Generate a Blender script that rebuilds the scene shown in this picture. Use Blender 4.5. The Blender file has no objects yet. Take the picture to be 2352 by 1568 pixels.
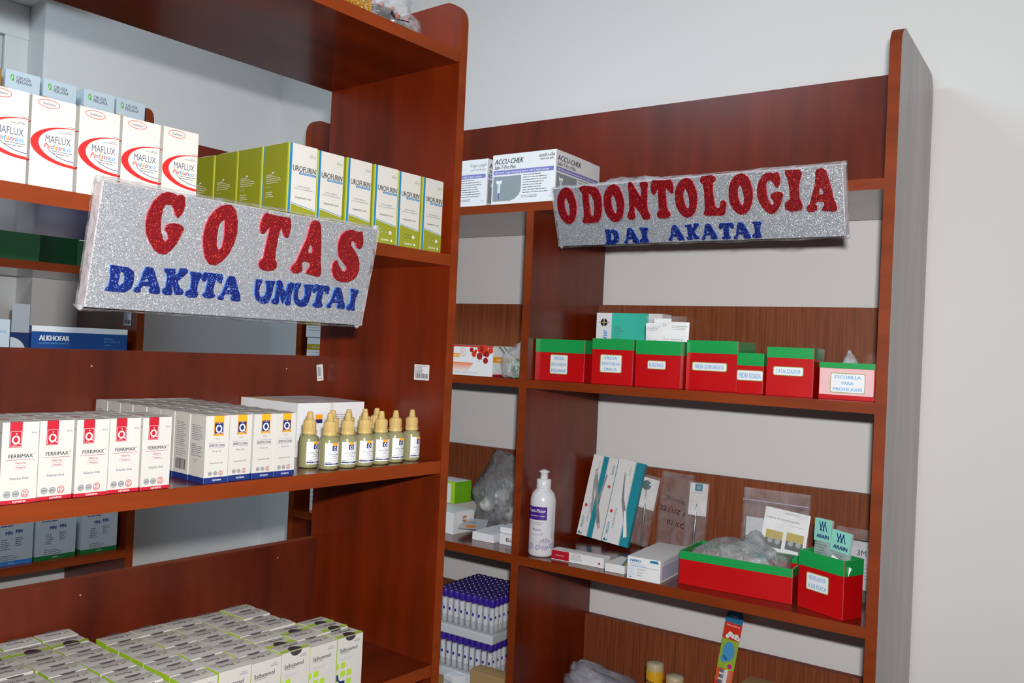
import bpy, math, random
from mathutils import Matrix, Vector
from mathutils.geometry import tessellate_polygon
PI = math.pi
C = bpy.context.scene.collection
sc = bpy.context.scene

# ------------------------------------------------------------------ camera
def axes(pitch, roll):
    cp, sp = math.cos(pitch), math.sin(pitch)
    f = Vector((0, cp, sp)); r = Vector((1, 0, 0)); u = r.cross(f)
    c, s = math.cos(roll), math.sin(roll)
    return c*r + s*u, -s*r + c*u, f
cam_d = bpy.data.cameras.new('camera'); cam = bpy.data.objects.new('camera', cam_d); C.objects.link(cam)
_r, _u, _f = axes(math.radians(0.5091), math.radians(2.6022))
cam.matrix_world = Matrix(((_r.x, _u.x, -_f.x, 0), (_r.y, _u.y, -_f.y, 0), (_r.z, _u.z, -_f.z, 1.5), (0, 0, 0, 1)))
cam_d.sensor_width = 36; cam_d.lens = 30.499; cam_d.clip_start = 0.02
sc.camera = cam

# ------------------------------------------------------------------ frames of the three shelving units (floor plan)
class Frame:
    def __init__(s, ox, oy, deg):
        s.m = Matrix.Translation((ox, oy, 0)) @ Matrix.Rotation(math.radians(deg), 4, 'Z')
    def at(s, x, y, z, rz=0.0, rx=0.0, ry=0.0):
        m = s.m @ Matrix.Translation((x, y, z)) @ Matrix.Rotation(rz, 4, 'Z')
        if rx: m = m @ Matrix.Rotation(rx, 4, 'X')
        if ry: m = m @ Matrix.Rotation(ry, 4, 'Y')
        return m
FA = Frame(-0.09886, 1.31480, 51.0912)      # near unit, origin at the front of its right panel
FB = Frame(0.59590, 1.37069, -34.2923)      # far right unit, origin at the outer front corner of its right panel
FW = FA                                      # window wall runs parallel to the near unit
WALL_L = 1.362                               # window wall, y in FA
WALL_B = 0.322                               # back wall, y in FB

# ------------------------------------------------------------------ view and lights
sc.view_settings.view_transform = 'Standard'; sc.view_settings.look = 'None'
sc.view_settings.gamma = 1.0; sc.view_settings.use_curve_mapping = False
sc.view_settings.exposure = 0.0
w = bpy.data.worlds.new('world'); sc.world = w; w.use_nodes = True
w.node_tree.nodes['Background'].inputs[0].default_value = (0.75, 0.85, 1, 1)
w.node_tree.nodes['Background'].inputs[1].default_value = 0.3
def area(name, mat, sx, sy, power, col):
    d = bpy.data.lights.new(name, 'AREA'); d.shape = 'RECTANGLE'; d.size = sx; d.size_y = sy; d.energy = power; d.color = col
    o = bpy.data.objects.new(name, d); C.objects.link(o); o.matrix_world = mat; return o
# the camera's own flash, 8.5 cm above the lens
fl = Matrix(cam.matrix_world); fl.translation = Vector((0.026, 0.0, 1.586))
area('camera_flash', fl, 0.045, 0.025, 22.0, (1.0, 0.97, 0.945))
# fluorescent ceiling fitting over the aisle
area('ceiling_tube_light', FB.at(-0.95, -1.1, 2.66), 0.8, 0.25, 17.5, (0.64, 0.85, 1.0))

# ------------------------------------------------------------------ materials
def lin(h):
    if not isinstance(h, str): return tuple(h) + (1,)
    o = []
    for i in (0, 2, 4):
        c = int(h[i:i+2], 16) / 255
        o.append(c/12.92 if c <= .04045 else ((c+.055)/1.055)**2.4)
    return tuple(o) + (1,)
MATS = {}
def mat(name, col, rough=.55, metal=0.0, spec=.5, alpha=1.0, coat=0.0, noise=0.0, nscale=60, bump=0.0, sss=0):
    if name in MATS: return MATS[name]
    m = bpy.data.materials.new(name); m.use_nodes = True
    nt = m.node_tree; b = nt.nodes['Principled BSDF']
    b.inputs['Base Color'].default_value = lin(col); b.inputs['Roughness'].default_value = rough
    b.inputs['Metallic'].default_value = metal; b.inputs['Specular IOR Level'].default_value = spec
    b.inputs['Alpha'].default_value = alpha; b.inputs['Coat Weight'].default_value = coat
    b.inputs['Coat Roughness'].default_value = .08
    if noise or bump:
        tc = nt.nodes.new('ShaderNodeTexCoord'); n = nt.nodes.new('ShaderNodeTexNoise')
        n.inputs['Scale'].default_value = nscale; n.inputs['Detail'].default_value = 4
        nt.links.new(tc.outputs['Object'], n.inputs['Vector'])
        if noise:
            hs = nt.nodes.new('ShaderNodeHueSaturation'); mr = nt.nodes.new('ShaderNodeMapRange')
            mr.inputs['To Min'].default_value = 1-noise; mr.inputs['To Max'].default_value = 1+noise
            nt.links.new(n.outputs['Fac'], mr.inputs['Value']); nt.links.new(mr.outputs['Result'], hs.inputs['Value'])
            hs.inputs['Color'].default_value = lin(col); nt.links.new(hs.outputs['Color'], b.inputs['Base Color'])
        if bump:
            bp = nt.nodes.new('ShaderNodeBump'); bp.inputs['Strength'].default_value = bump; bp.inputs['Distance'].default_value = .004
            nt.links.new(n.outputs['Fac'], bp.inputs['Height']); nt.links.new(bp.outputs['Normal'], b.inputs['Normal'])
    MATS[name] = m; return m
def wood(name, c1, c2, vscale, rough, coat, vertical=True, dust=0.0):
    m = mat(name, c1, rough); nt = m.node_tree; b = nt.nodes['Principled BSDF']
    b.inputs['Coat Weight'].default_value = coat; b.inputs['Coat Roughness'].default_value = .12; b.inputs['Specular IOR Level'].default_value = .22 if 'edge' in name else .36
    tc = nt.nodes.new('ShaderNodeTexCoord'); mp = nt.nodes.new('ShaderNodeMapping')
    mp.inputs['Scale'].default_value = vscale
    n = nt.nodes.new('ShaderNodeTexNoise'); n.inputs['Scale'].default_value = 1; n.inputs['Detail'].default_value = 6; n.inputs['Roughness'].default_value = .6
    n2 = nt.nodes.new('ShaderNodeTexNoise'); n2.inputs['Scale'].default_value = 5; n2.inputs['Detail'].default_value = 3
    cr = nt.nodes.new('ShaderNodeValToRGB'); cr.color_ramp.elements[0].position = .32; cr.color_ramp.elements[1].position = .68
    cr.color_ramp.elements[0].color = lin(c2); cr.color_ramp.elements[1].color = lin(c1)
    mx = nt.nodes.new('ShaderNodeMix'); mx.data_type = 'RGBA'; mx.blend_type = 'MULTIPLY'; mx.inputs['Factor'].default_value = .35
    nt.links.new(tc.outputs['Object'], mp.inputs['Vector']); nt.links.new(mp.outputs['Vector'], n.inputs['Vector'])
    nt.links.new(tc.outputs['Object'], n2.inputs['Vector'])
    nt.links.new(n.outputs['Fac'], cr.inputs['Fac']); nt.links.new(cr.outputs['Color'], mx.inputs['A'])
    mr = nt.nodes.new('ShaderNodeMapRange'); mr.inputs['To Min'].default_value = .35; mr.inputs['To Max'].default_value = 1.5
    nt.links.new(n2.outputs['Fac'], mr.inputs['Value']); nt.links.new(mr.outputs['Result'], mx.inputs['B'])
    nt.links.new(mx.outputs['Result'], b.inputs['Base Color'])
    mr2 = nt.nodes.new('ShaderNodeMapRange'); mr2.inputs['To Min'].default_value = rough*.8; mr2.inputs['To Max'].default_value = rough*1.25
    nt.links.new(n2.outputs['Fac'], mr2.inputs['Value']); nt.links.new(mr2.outputs['Result'], b.inputs['Roughness'])
    return m
def glitter(name, lo, hi, rough=.3, metal=.85, scale=850, thr=.8, tilt=.7, fleck='ffffff'):
    """loose flakes: every cell has its own shade and its own tilt"""
    m = mat(name, hi, rough, metal); nt = m.node_tree; b = nt.nodes['Principled BSDF']
    tc = nt.nodes.new('ShaderNodeTexCoord'); v = nt.nodes.new('ShaderNodeTexVoronoi'); v.inputs['Scale'].default_value = scale
    nt.links.new(tc.outputs['Object'], v.inputs['Vector'])
    sep = nt.nodes.new('ShaderNodeSeparateColor'); nt.links.new(v.outputs['Color'], sep.inputs['Color'])
    cr = nt.nodes.new('ShaderNodeValToRGB'); e = cr.color_ramp.elements
    e[0].color = lin(lo); e[0].position = 0; e[1].color = lin(hi); e[1].position = thr
    x = cr.color_ramp.elements.new(min(thr+.17, .97)); x.color = (1, 1, 1, 1) if name.startswith('silver') else lin(fleck)
    nt.links.new(sep.outputs['Red'], cr.inputs['Fac']); nt.links.new(cr.outputs['Color'], b.inputs['Base Color'])
    g = nt.nodes.new('ShaderNodeNewGeometry')
    a = nt.nodes.new('ShaderNodeVectorMath'); a.operation = 'SUBTRACT'; a.inputs[1].default_value = (.5, .5, .5)
    k = nt.nodes.new('ShaderNodeVectorMath'); k.operation = 'SCALE'; k.inputs['Scale'].default_value = tilt
    s = nt.nodes.new('ShaderNodeVectorMath'); s.operation = 'ADD'; nn = nt.nodes.new('ShaderNodeVectorMath'); nn.operation = 'NORMALIZE'
    nt.links.new(v.outputs['Color'], a.inputs[0]); nt.links.new(a.outputs[0], k.inputs[0]); nt.links.new(k.outputs[0], s.inputs[0])
    nt.links.new(g.outputs['Normal'], s.inputs[1]); nt.links.new(s.outputs[0], nn.inputs[0]); nt.links.new(nn.outputs[0], b.inputs['Normal'])
    return m
def film(name, tint, opac, rough=.18, bump=.6, nscale=35):
    """clear plastic film: part see-through, part shiny"""
    m = bpy.data.materials.new(name); m.use_nodes = True; nt = m.node_tree; nt.nodes.clear()
    out = nt.nodes.new('ShaderNodeOutputMaterial'); mx = nt.nodes.new('ShaderNodeMixShader'); tr = nt.nodes.new('ShaderNodeBsdfTransparent')
    p = nt.nodes.new('ShaderNodeBsdfPrincipled'); p.inputs['Base Color'].default_value = lin(tint); p.inputs['Roughness'].default_value = rough
    tc = nt.nodes.new('ShaderNodeTexCoord'); n = nt.nodes.new('ShaderNodeTexNoise'); n.inputs['Scale'].default_value = nscale; n.inputs['Detail'].default_value = 5; n.inputs['Distortion'].default_value = 1.5
    bp = nt.nodes.new('ShaderNodeBump'); bp.inputs['Strength'].default_value = bump; bp.inputs['Distance'].default_value = .01
    mr = nt.nodes.new('ShaderNodeMapRange'); mr.inputs['From Min'].default_value = .35; mr.inputs['From Max'].default_value = .68
    mr.inputs['To Min'].default_value = opac*.45; mr.inputs['To Max'].default_value = min(1, opac*1.6)
    L = nt.links; L.new(tc.outputs['Object'], n.inputs['Vector']); L.new(n.outputs['Fac'], bp.inputs['Height']); L.new(bp.outputs['Normal'], p.inputs['Normal'])
    L.new(n.outputs['Fac'], mr.inputs['Value']); L.new(mr.outputs['Result'], mx.inputs['Fac'])
    L.new(tr.outputs[0], mx.inputs[1]); L.new(p.outputs[0], mx.inputs[2]); L.new(mx.outputs[0], out.inputs['Surface'])
    MATS[name] = m; return m

WOOD = wood('cherry laminate', '7c2707', '561a05', (14, 14, 2), .3, .06)
WOODH = wood('cherry laminate lengthwise', '732608', '4f1906', (2, 14, 14), .24, .4)
EDGE = wood('orange brown edge banding', '88360b', '6f2b08', (3, 3, 20), .5, .0)
BOARD = wood('dark brown backboard', '6b2610', '4a180a', (14, 14, 3), .4, .08)
STRIP = wood('veined brown backboard', '93502e', '6f381e', (260, 260, 9), .45, .1)
SHEEN = wood('painted sheen panel side', 'a59c9a', '877c7a', (10, 10, 1.5), .35, .2)  # grazing wall reflection on the outer panel face, painted as grey base colour
WALL = mat('white wall paint', 'e4e4e4', .75, noise=.015, nscale=3, spec=.25)
WHITE = mat('white carton', 'c9c7c2', .42, noise=.01, nscale=30)
PAPER = mat('white paper', 'dcdddf', .6)
PRINTW = mat('white print', 'f4f5f6', .6)
CREAM = mat('white window frame', 'dfe1df', .4)
GREYT = mat('grey print', '5d626e', .6); DARKT = mat('dark print', '181c2c', .6); BLACK = mat('black print', '15171c', .6)
RED = mat('red print', 'b40e26', .5); CRIM = mat('crimson print', '9c2442', .5); NAVY = mat('navy print', '12296e', .5)
ORNG = mat('orange print', 'f4a41a', .5); BLUE = mat('blue print', '1d76ab', .5); LBLUE = mat('light blue print', '6fb4e6', .5)
OLIVE = mat('olive green print', '8a8f1f', .5); LIMEY = mat('yellow green print', 'aab531', .5); LIME = mat('lime print', 'a9cc2c', .5)
SILV = mat('silver seal', '9b9ea0', .35, .5); NOTCH = mat('dark carton slot', '3b3337', .5); PERI = mat('lilac print', '7d7fc4', .5)
TEAL = mat('teal print', '1490a4', .5); MINT = mat('mint print', '3cc5ae', .5); TAPEG = mat('green paper', '169c4c', .35, coat=.3, noise=.08); TAPER = mat('red paper', 'c00810', .32, coat=.35, noise=.06, nscale=25)
TALL = mat('cool white carton', 'e9ebee', .4)
CARD = mat('brown cardboard', 'a8895c', .75, noise=.05, nscale=40)
CLEAR = film('clear plastic film', 'dcdfe4', .34); BAG = film('crumpled clear bag', 'd4d6d9', .42); ZIP = film('zip bag film', 'e0e0e6', .16, nscale=12)

# ------------------------------------------------------------------ flat lettering outlines, cached
_T = {}
def text2d(s, bold=0.0):
    k = (s, bold)
    if k in _T: return _T[k]
    cu = bpy.data.curves.new('t', 'FONT'); cu.body = s; cu.resolution_u = 2; cu.offset = bold; cu.size = 1
    ob = bpy.data.objects.new('t', cu); C.objects.link(ob); bpy.context.view_layer.update()
    dg = bpy.context.evaluated_depsgraph_get(); me = bpy.data.meshes.new_from_object(ob.evaluated_get(dg))
    V = [(v.co.x, v.co.y) for v in me.vertices]; P = [tuple(p.vertices) for p in me.polygons]
    bpy.data.objects.remove(ob); bpy.data.meshes.remove(me); bpy.data.curves.remove(cu)
    if V:
        x0 = min(v[0] for v in V); x1 = max(v[0] for v in V)
    else: x0, x1 = 0, 1
    V = [((v[0]-x0), v[1]) for v in V]
    _T[k] = (V, P, x1-x0); return _T[k]

# ------------------------------------------------------------------ mesh builder
class MB:
    def __init__(s): s.v = []; s.f = []; s.mi = []; s.mats = []; s.sm = []
    def k(s, m):
        if m not in s.mats: s.mats.append(m)
        return s.mats.index(m)
    def face(s, pts, m, smooth=False):
        n = len(s.v); s.v.extend([tuple(p) for p in pts]); s.f.append(tuple(range(n, n+len(pts)))); s.mi.append(s.k(m)); s.sm.append(smooth)
    def mesh(s, V, P, m, smooth=False):
        n = len(s.v); s.v.extend([tuple(p) for p in V]); i = s.k(m)
        for p in P: s.f.append(tuple(n+q for q in p)); s.mi.append(i); s.sm.append(smooth)
    def box(s, x0, y0, z0, x1, y1, z1, m, front=None, top=None, left=None, right=None, back=None, bottom=None):
        V = [(x0,y0,z0),(x1,y0,z0),(x1,y1,z0),(x0,y1,z0),(x0,y0,z1),(x1,y0,z1),(x1,y1,z1),(x0,y1,z1)]
        n = len(s.v); s.v.extend(V)
        for q, mm in (((0,1,5,4),front),((1,2,6,5),right),((2,3,7,6),back),((3,0,4,7),left),((4,5,6,7),top),((3,2,1,0),bottom)):
            s.f.append(tuple(n+i for i in q)); s.mi.append(s.k(mm or m)); s.sm.append(False)
        return s
    def lathe(s, prof, m, c=(0,0,0), n=28, a0=0, a1=2*PI, smooth=True, axis='z'):
        full = abs(a1-a0-2*PI) < 1e-6; k = n if full else n+1
        V = []
        for r, z in prof:
            for i in range(k):
                a = a0+(a1-a0)*i/n; x, y = r*math.cos(a), r*math.sin(a)
                V.append((c[0]+x, c[1]+y, c[2]+z) if axis == 'z' else ((c[0]+x, c[1]+z, c[2]+y) if axis == 'y' else (c[0]+z, c[1]+x, c[2]+y)))
        P = []
        for j in range(len(prof)-1):
            for i in range(n):
                a, b = j*k+i, j*k+(i+1) % k
                P.append((a, b, b+k, a+k))
        s.mesh(V, P, m, smooth); return s
    def prism(s, outer, inner, t, m, side=None, O=(0,0,0), U=(1,0,0), W=(0,0,1)):
        """outline in the U,W plane, front at O, thickness t towards U x W"""
        O, U, W = Vector(O), Vector(U), Vector(W); N = U.cross(W)      # points to the viewer for U=x, W=z: -y
        loops = [outer] + ([inner] if inner else [])
        tr = tessellate_polygon([[Vector((p[0], p[1], 0)) for p in l] for l in loops])
        flat = [p for l in loops for p in l]
        F = [O+U*p[0]+W*p[1]+N*t for p in flat]; B = [O+U*p[0]+W*p[1] for p in flat]
        s.mesh(F, tr, m); s.mesh(B, [q[::-1] for q in tr], m)
        o = 0
        for l in loops:
            n = len(l)
            s.mesh([F[o+i] for i in range(n)]+[B[o+i] for i in range(n)], [(i, (i+1) % n, n+(i+1) % n, n+i) for i in range(n)], side or m)
            o += n
        return s
    def build(s, name, parent=None, matrix=None, label=None, bevel=0):
        me = bpy.data.meshes.new(name); me.from_pydata(s.v, [], s.f)
        for m in s.mats: me.materials.append(m)
        me.polygons.foreach_set('material_index', s.mi); me.polygons.foreach_set('use_smooth', s.sm); me.update()
        o = bpy.data.objects.new(name, me); C.objects.link(o)
        if parent: o.parent = parent
        if matrix is not None: o.matrix_world = matrix
        if label: o['label'] = label
        if bevel:
            b = o.modifiers.new('b', 'BEVEL'); b.width = bevel; b.segments = 2; b.limit_method = 'ANGLE'; b.angle_limit = 1.0
        return o
rnd = random.Random(5)
class Face:
    """a printed panel: O lower left corner, U right, W up, all print lies a hair in front of it"""
    def __init__(s, mb, O, U, W, w, h, warp=None):
        s.mb = mb; s.O = Vector(O); s.U = Vector(U); s.W = Vector(W); s.N = s.U.cross(s.W); s.w = w; s.h = h; s.warp = warp
    def p(s, x, y, l):
        if s.warp: return s.warp(x, y, l*.00012)
        return s.O + s.U*x + s.W*y + s.N*(l*.00012)
    def poly(s, pts, m, l=1):
        tr = tessellate_polygon([[Vector((a*s.w, b*s.h, 0)) for a, b in pts]])
        s.mb.mesh([s.p(a*s.w, b*s.h, l) for a, b in pts], tr, m)
    def rect(s, x, y, w, h, m, l=1):
        if s.warp:
            n = 8; V = [s.p((x+w*i/n)*s.w, (y+h*j)*s.h, l) for i in range(n+1) for j in (0, 1)]
            s.mb.mesh(V, [(2*i, 2*i+2, 2*i+3, 2*i+1) for i in range(n)], m)
        else: s.mb.face([s.p(a*s.w, b*s.h, l) for a, b in ((x,y),(x+w,y),(x+w,y+h),(x,y+h))], m)
    def rrect(s, x, y, w, h, r, m, l=1):
        """rounded rectangle, r in metres"""
        W, H = w*s.w, h*s.h; pts = []
        for cx, cy, a in ((W-r, r, -PI/2), (W-r, H-r, 0), (r, H-r, PI/2), (r, r, PI)):
            for i in range(5): pts.append((x+(cx+r*math.cos(a+i*PI/8))/s.w, y+(cy+r*math.sin(a+i*PI/8))/s.h))
        s.poly(pts, m, l)
    def frame(s, x, y, w, h, t, m, l=1):
        """thin outline, t in metres"""
        tx, ty = t/s.w, t/s.h
        s.rect(x, y, w, ty, m, l); s.rect(x, y+h-ty, w, ty, m, l); s.rect(x, y, tx, h, m, l); s.rect(x+w-tx, y, tx, h, m, l)
    def disc(s, x, y, rx, m, l=1, ry=None, n=20):
        """rx, ry in metres"""
        ry = ry or rx
        V = [s.p(x*s.w+rx*math.cos(i*2*PI/n), y*s.h+ry*math.sin(i*2*PI/n), l) for i in range(n)]
        s.mb.mesh(V, [tuple(range(n))], m)
    def ring(s, x, y, rx, ry, t, m, l=1, n=28, rot=0):
        V = []
        for k in (0, t):
            for i in range(n):
                a, b = (rx-k)*math.cos(i*2*PI/n), (ry-k)*math.sin(i*2*PI/n)
                V.append(s.p(x*s.w+a*math.cos(rot)-b*math.sin(rot), y*s.h+a*math.sin(rot)+b*math.cos(rot), l))
        s.mb.mesh(V, [(i, (i+1) % n, n+(i+1) % n, n+i) for i in range(n)], m)
    def text(s, t, x, y, h, m, w=None, al='c', bold=0.012, shear=0.0, l=2, rot=0.0, maxw=None):
        """x, y of the middle (or left/right end) of the line as fractions; h cap height in metres; w width as a fraction"""
        V, P, tw = text2d(t, 0.0)
        if not V: return 0
        k = h/.727; sx = (w*s.w/tw) if w else k
        if maxw and tw*sx > maxw*s.w: sx = maxw*s.w/tw
        W = tw*sx; ox = {'c': -W/2, 'l': 0, 'r': -W}[al]; c, sn = math.cos(rot), math.sin(rot)
        for i, q in enumerate((-1, 1) if bold > 0 else (0,)):        # heavier strokes: the outline printed twice, a little apart
            out = []
            for a, b in V:
                px = (a+q*bold)*sx+ox+shear*b*k; py = b*k-h/2
                out.append(s.p(x*s.w+px*c-py*sn, y*s.h+px*sn+py*c, l+.3*i))
            s.mb.mesh(out, P, m)
        return W
    def lines(s, x, y, w, n, pitch, th, m, l=1, al='l', seed=1):
        """small print too fine to read: broken hairlines; pitch and th in metres"""
        r = random.Random(seed)
        for i in range(n):
            yy = y*s.h - i*pitch; L = w*s.w*(r.uniform(.62, 1) if n > 1 else 1); x0 = x*s.w + (0 if al == 'l' else (w*s.w-L)/2); a = 0
            while a < L:
                b = min(L, a+r.uniform(.8, 3.2)*th*2.4)
                s.mb.face([s.p(x0+p, yy+q, l) for p, q in ((a,0),(b,0),(b,th),(a,th))], m); a = b+th*.9
    def bars(s, x, y, w, h, m, n=22, l=2, seed=3):
        r = random.Random(seed); ws = [r.choice((1, 1, 2, 3)) for _ in range(2*n)]; t = sum(ws); a = 0
        for i, q in enumerate(ws):
            if i % 2 == 0: s.rect(x+w*a/t, y, w*q/t, h, m, l)
            a += q
def faces(mb, w, d, h):
    """the six panels of a carton whose front left bottom corner is the origin"""
    return dict(front=Face(mb, (0,0,0), (1,0,0), (0,0,1), w, h), left=Face(mb, (0,d,0), (0,-1,0), (0,0,1), d, h),
                right=Face(mb, (w,0,0), (0,1,0), (0,0,1), d, h), top=Face(mb, (0,0,h), (1,0,0), (0,1,0), w, d))

# ------------------------------------------------------------------ things
def tag(o, label, cat, group=None):
    o['label'] = label; o['category'] = cat
    if group: o['group'] = group
    return o
def thing(name, label, cat, m, group=None):
    o = bpy.data.objects.new(name, None); o.empty_display_size = .02; C.objects.link(o); o.matrix_world = m
    return tag(o, label, cat, group)
def dup(root, m, label, group=None):
    c = root.copy(); C.objects.link(c); c.matrix_world = m; c['label'] = label
    if group: c['group'] = group
    for ch in root.children:
        d = ch.copy(); C.objects.link(d); d.parent = c
        for g in ch.children:
            e = g.copy(); C.objects.link(e); e.parent = d
    return c
def structure(o): o['kind'] = 'structure'; return o
def ordn(i): return ('first', 'second', 'third', 'fourth', 'fifth', 'sixth', 'seventh', 'eighth', 'ninth', 'tenth', 'eleventh', 'twelfth')[i]
def carton(name, label, cat, m, w, d, h, decor, group=None, base=None, flap=True, mats={}, bevel=.0004):
    """printed carton with its tuck flap"""
    t = thing(name, label, cat, m, group)
    mb = MB(); mb.box(0, 0, 0, w, d, h, base or WHITE, **mats); decor(faces(mb, w, d, h)); mb.build('carton_body', t)
    if flap:
        f = MB(); g = .0012
        V = []; n = 4; lift = .0009
        for i in range(n+1):
            yy = g+(d-2*g)*i/n; zz = h+.0003+lift*math.sin(PI*i/n)
            V += [(g, yy, zz), (w-g, yy, zz)]
        f.mesh(V, [(2*i, 2*i+1, 2*i+3, 2*i+2) for i in range(n)], mats.get('top') or base or WHITE)
        for a in (0, 1): f.face([V[2*i+a] for i in range(n+1)]+[(V[a][0], d-g, h+.0001), (V[a][0], g, h+.0001)], base or WHITE)
        if 'flap' in decor.__dict__: decor.flap(Face(f, (0,0,h+.0003+lift*1.05), (1,0,0), (0,1,0), w, d))
        f.build('tuck_flap', t)
    return t
def smooth_noise(x, y, z, f=1.0, seed=0):
    from mathutils import noise
    return noise.noise(Vector((x*f+seed*7.3, y*f-seed*3.1, z*f+seed*1.7)))
def bagmesh(mb, rx, ry, rz, m, seed=0, amp=.35, tail=None, n=26, clamp=None):
    """crumpled bag sitting on its base at z=0; tail=(dx,dy,dz,width) pulls the top into a twisted neck"""
    V = []; P = []; k = n; j = int(n*.7)
    for a in range(j+1):
        ph = PI*a/j
        for b in range(k):
            th = 2*PI*b/k; x, y, z = math.sin(ph)*math.cos(th), math.sin(ph)*math.sin(th), math.cos(ph)
            q = 1+amp*(smooth_noise(x, y, z, 1.6, seed)+.55*abs(smooth_noise(x, y, z, 4.2, seed+1))+.3*smooth_noise(x, y, z, 9, seed+2))
            X, Y, Z = x*q*rx, y*q*ry, z*q*rz+rz*.8
            if tail:
                s = max(0, (z-.35)/.65)**1.3; e = 1-s*(1-tail[3])
                X = X*e+tail[0]*s; Y = Y*e+tail[1]*s; Z = Z+tail[2]*s
            if clamp and Z < clamp[2]+.004: X = max(-clamp[0], min(clamp[0], X)); Y = max(-clamp[1], min(clamp[1], Y))
            V.append((X, Y, max(0.0006, Z)))
    for a in range(j):
        for b in range(k):
            P.append((a*k+b, (a+1)*k+b, (a+1)*k+(b+1) % k, a*k+(b+1) % k))
    mb.mesh(V, P, m, True); return mb

# ------------------------------------------------------------------ the room
def P2(F, x, y, z=0): return F.m @ Vector((x, y, z))
# corner of the window wall and the back wall
def corner():
    a = P2(FW, 0, WALL_L); u = P2(FW, 1, WALL_L)-a; b = P2(FB, 0, WALL_B); v = P2(FB, 1, WALL_B)-b
    d = b-a; t = (d.x*v.y-d.y*v.x)/(u.x*v.y-u.y*v.x); return a+u*t
K = corner(); KX = (FW.m.inverted() @ K).x; KB = (FB.m.inverted() @ K).x
H = 2.75; OX0, OX1, OZ0, OZ1 = -1.35, -0.045, 0.92, 2.31       # window opening, x in FW
def wallbox(name, F, x0, x1, y0, y1, z0=0, z1=H, m=WALL, holes=None):
    mb = MB()
    if not holes: mb.box(x0, y0, z0, x1, y1, z1, m)
    else:
        a, b, c, d = holes
        mb.box(x0, y0, z0, a, y1, z1, m); mb.box(b, y0, z0, x1, y1, z1, m); mb.box(a, y0, z0, b, y1, c, m); mb.box(a, y0, d, b, y1, z1, m)
    return structure(mb.build(name, matrix=F.m))
wallbox('wall_left', FW, -4.2, KX+.1, WALL_L, WALL_L+.14, holes=(OX0, OX1, OZ0, OZ1))
wallbox('wall_back', FB, KB-.02, 1.7, WALL_B, WALL_B+.12)
wallbox('wall_right', FB, 1.7, 1.82, -4.6, WALL_B+.12)
# front wall joins the two far ends behind the camera
pL = P2(FW, -4.2, WALL_L); pR = P2(FB, 1.7, -4.6)
d = pR-pL; ang = math.degrees(math.atan2(d.y, d.x)); FR = Frame(pL.x, pL.y, ang)
wallbox('wall_front', FR, -.1, d.length+.1, -.12, 0)
for nm, z0, z1, m in (('floor', -.05, 0, mat('grey floor tile', 'b9b4aa', .3, noise=.04, nscale=6)), ('ceiling', H, H+.05, mat('white ceiling paint', 'eceeee', .8))):
    mb = MB(); pts = [P2(FW, -4.3, WALL_L+.2), K+Vector((.0, .35, 0)), P2(FB, 1.9, WALL_B+.2), P2(FB, 1.9, -4.8), P2(FW, -4.3, WALL_L-.5)-Vector((0, 1.2, 0))]
    mb.face([(p.x, p.y, z1) for p in pts], m); mb.face([(p.x, p.y, z0) for p in pts[::-1]], m)
    for i in range(5):
        a, b = pts[i], pts[(i+1) % 5]; mb.face([(a.x, a.y, z0), (b.x, b.y, z0), (b.x, b.y, z1), (a.x, a.y, z1)], m)
    structure(mb.build(nm))
# window: white metal frame, closed white panels, set back in the wall
wy = WALL_L+.09
t = bpy.data.objects.new('window_1', None); C.objects.link(t); t.matrix_world = FW.m; structure(t)
mb = MB(); fw = .055
mb.box(OX0, wy, OZ0, OX1, wy+.035, OZ0+fw, CREAM); mb.box(OX0, wy, OZ1-fw-.03, OX1, wy+.035, OZ1, CREAM)
xs = [OX0, -.91, -.48, OX1-fw]
for x in xs: mb.box(x, wy, OZ0+fw, x+fw, wy+.035, OZ1-fw-.03, CREAM)
mb.build('window_frame', t, bevel=.002)
pane = mat('frosted window pane', 'c9cecd', .25, coat=.3)
for a, b in ((xs[0], xs[1]), (xs[1], xs[2]), (xs[2], xs[3])):
    q = MB(); q.box(a+fw+.002, wy+.012, OZ0+fw+.002, b-.002, wy+.02, OZ1-fw-.032, pane)
    q.box(a+fw+.002, wy+.004, 1.60, b-.002, wy+.011, 1.64, CREAM); q.build('window_pane', t)
# white curtain rail box over the window
t = thing('curtain_rail_box', 'white boxed curtain rail above the window, its end seen top left', 'curtain rail', FW.m)
mb = MB(); mb.box(-1.7, WALL_L-.075, 2.335, .035, WALL_L-.002, 2.40, CREAM); mb.build('rail_box', t, bevel=.004)
mb = MB(); mb.box(-1.68, WALL_L-.055, 2.322, .02, WALL_L-.04, 2.335, mat('rail slot', '3a3c40', .6)); mb.build('rail_track', t)
# ceiling fitting that gives the cool overhead light
t = thing('ceiling_lamp', 'white fluorescent ceiling fitting above the aisle', 'ceiling lamp', FB.at(-.95, -1.1, 2.69))
mb = MB(); mb.box(-.62, -.27, 0, .62, .27, .06, CREAM); mb.build('lamp_housing', t)

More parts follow.
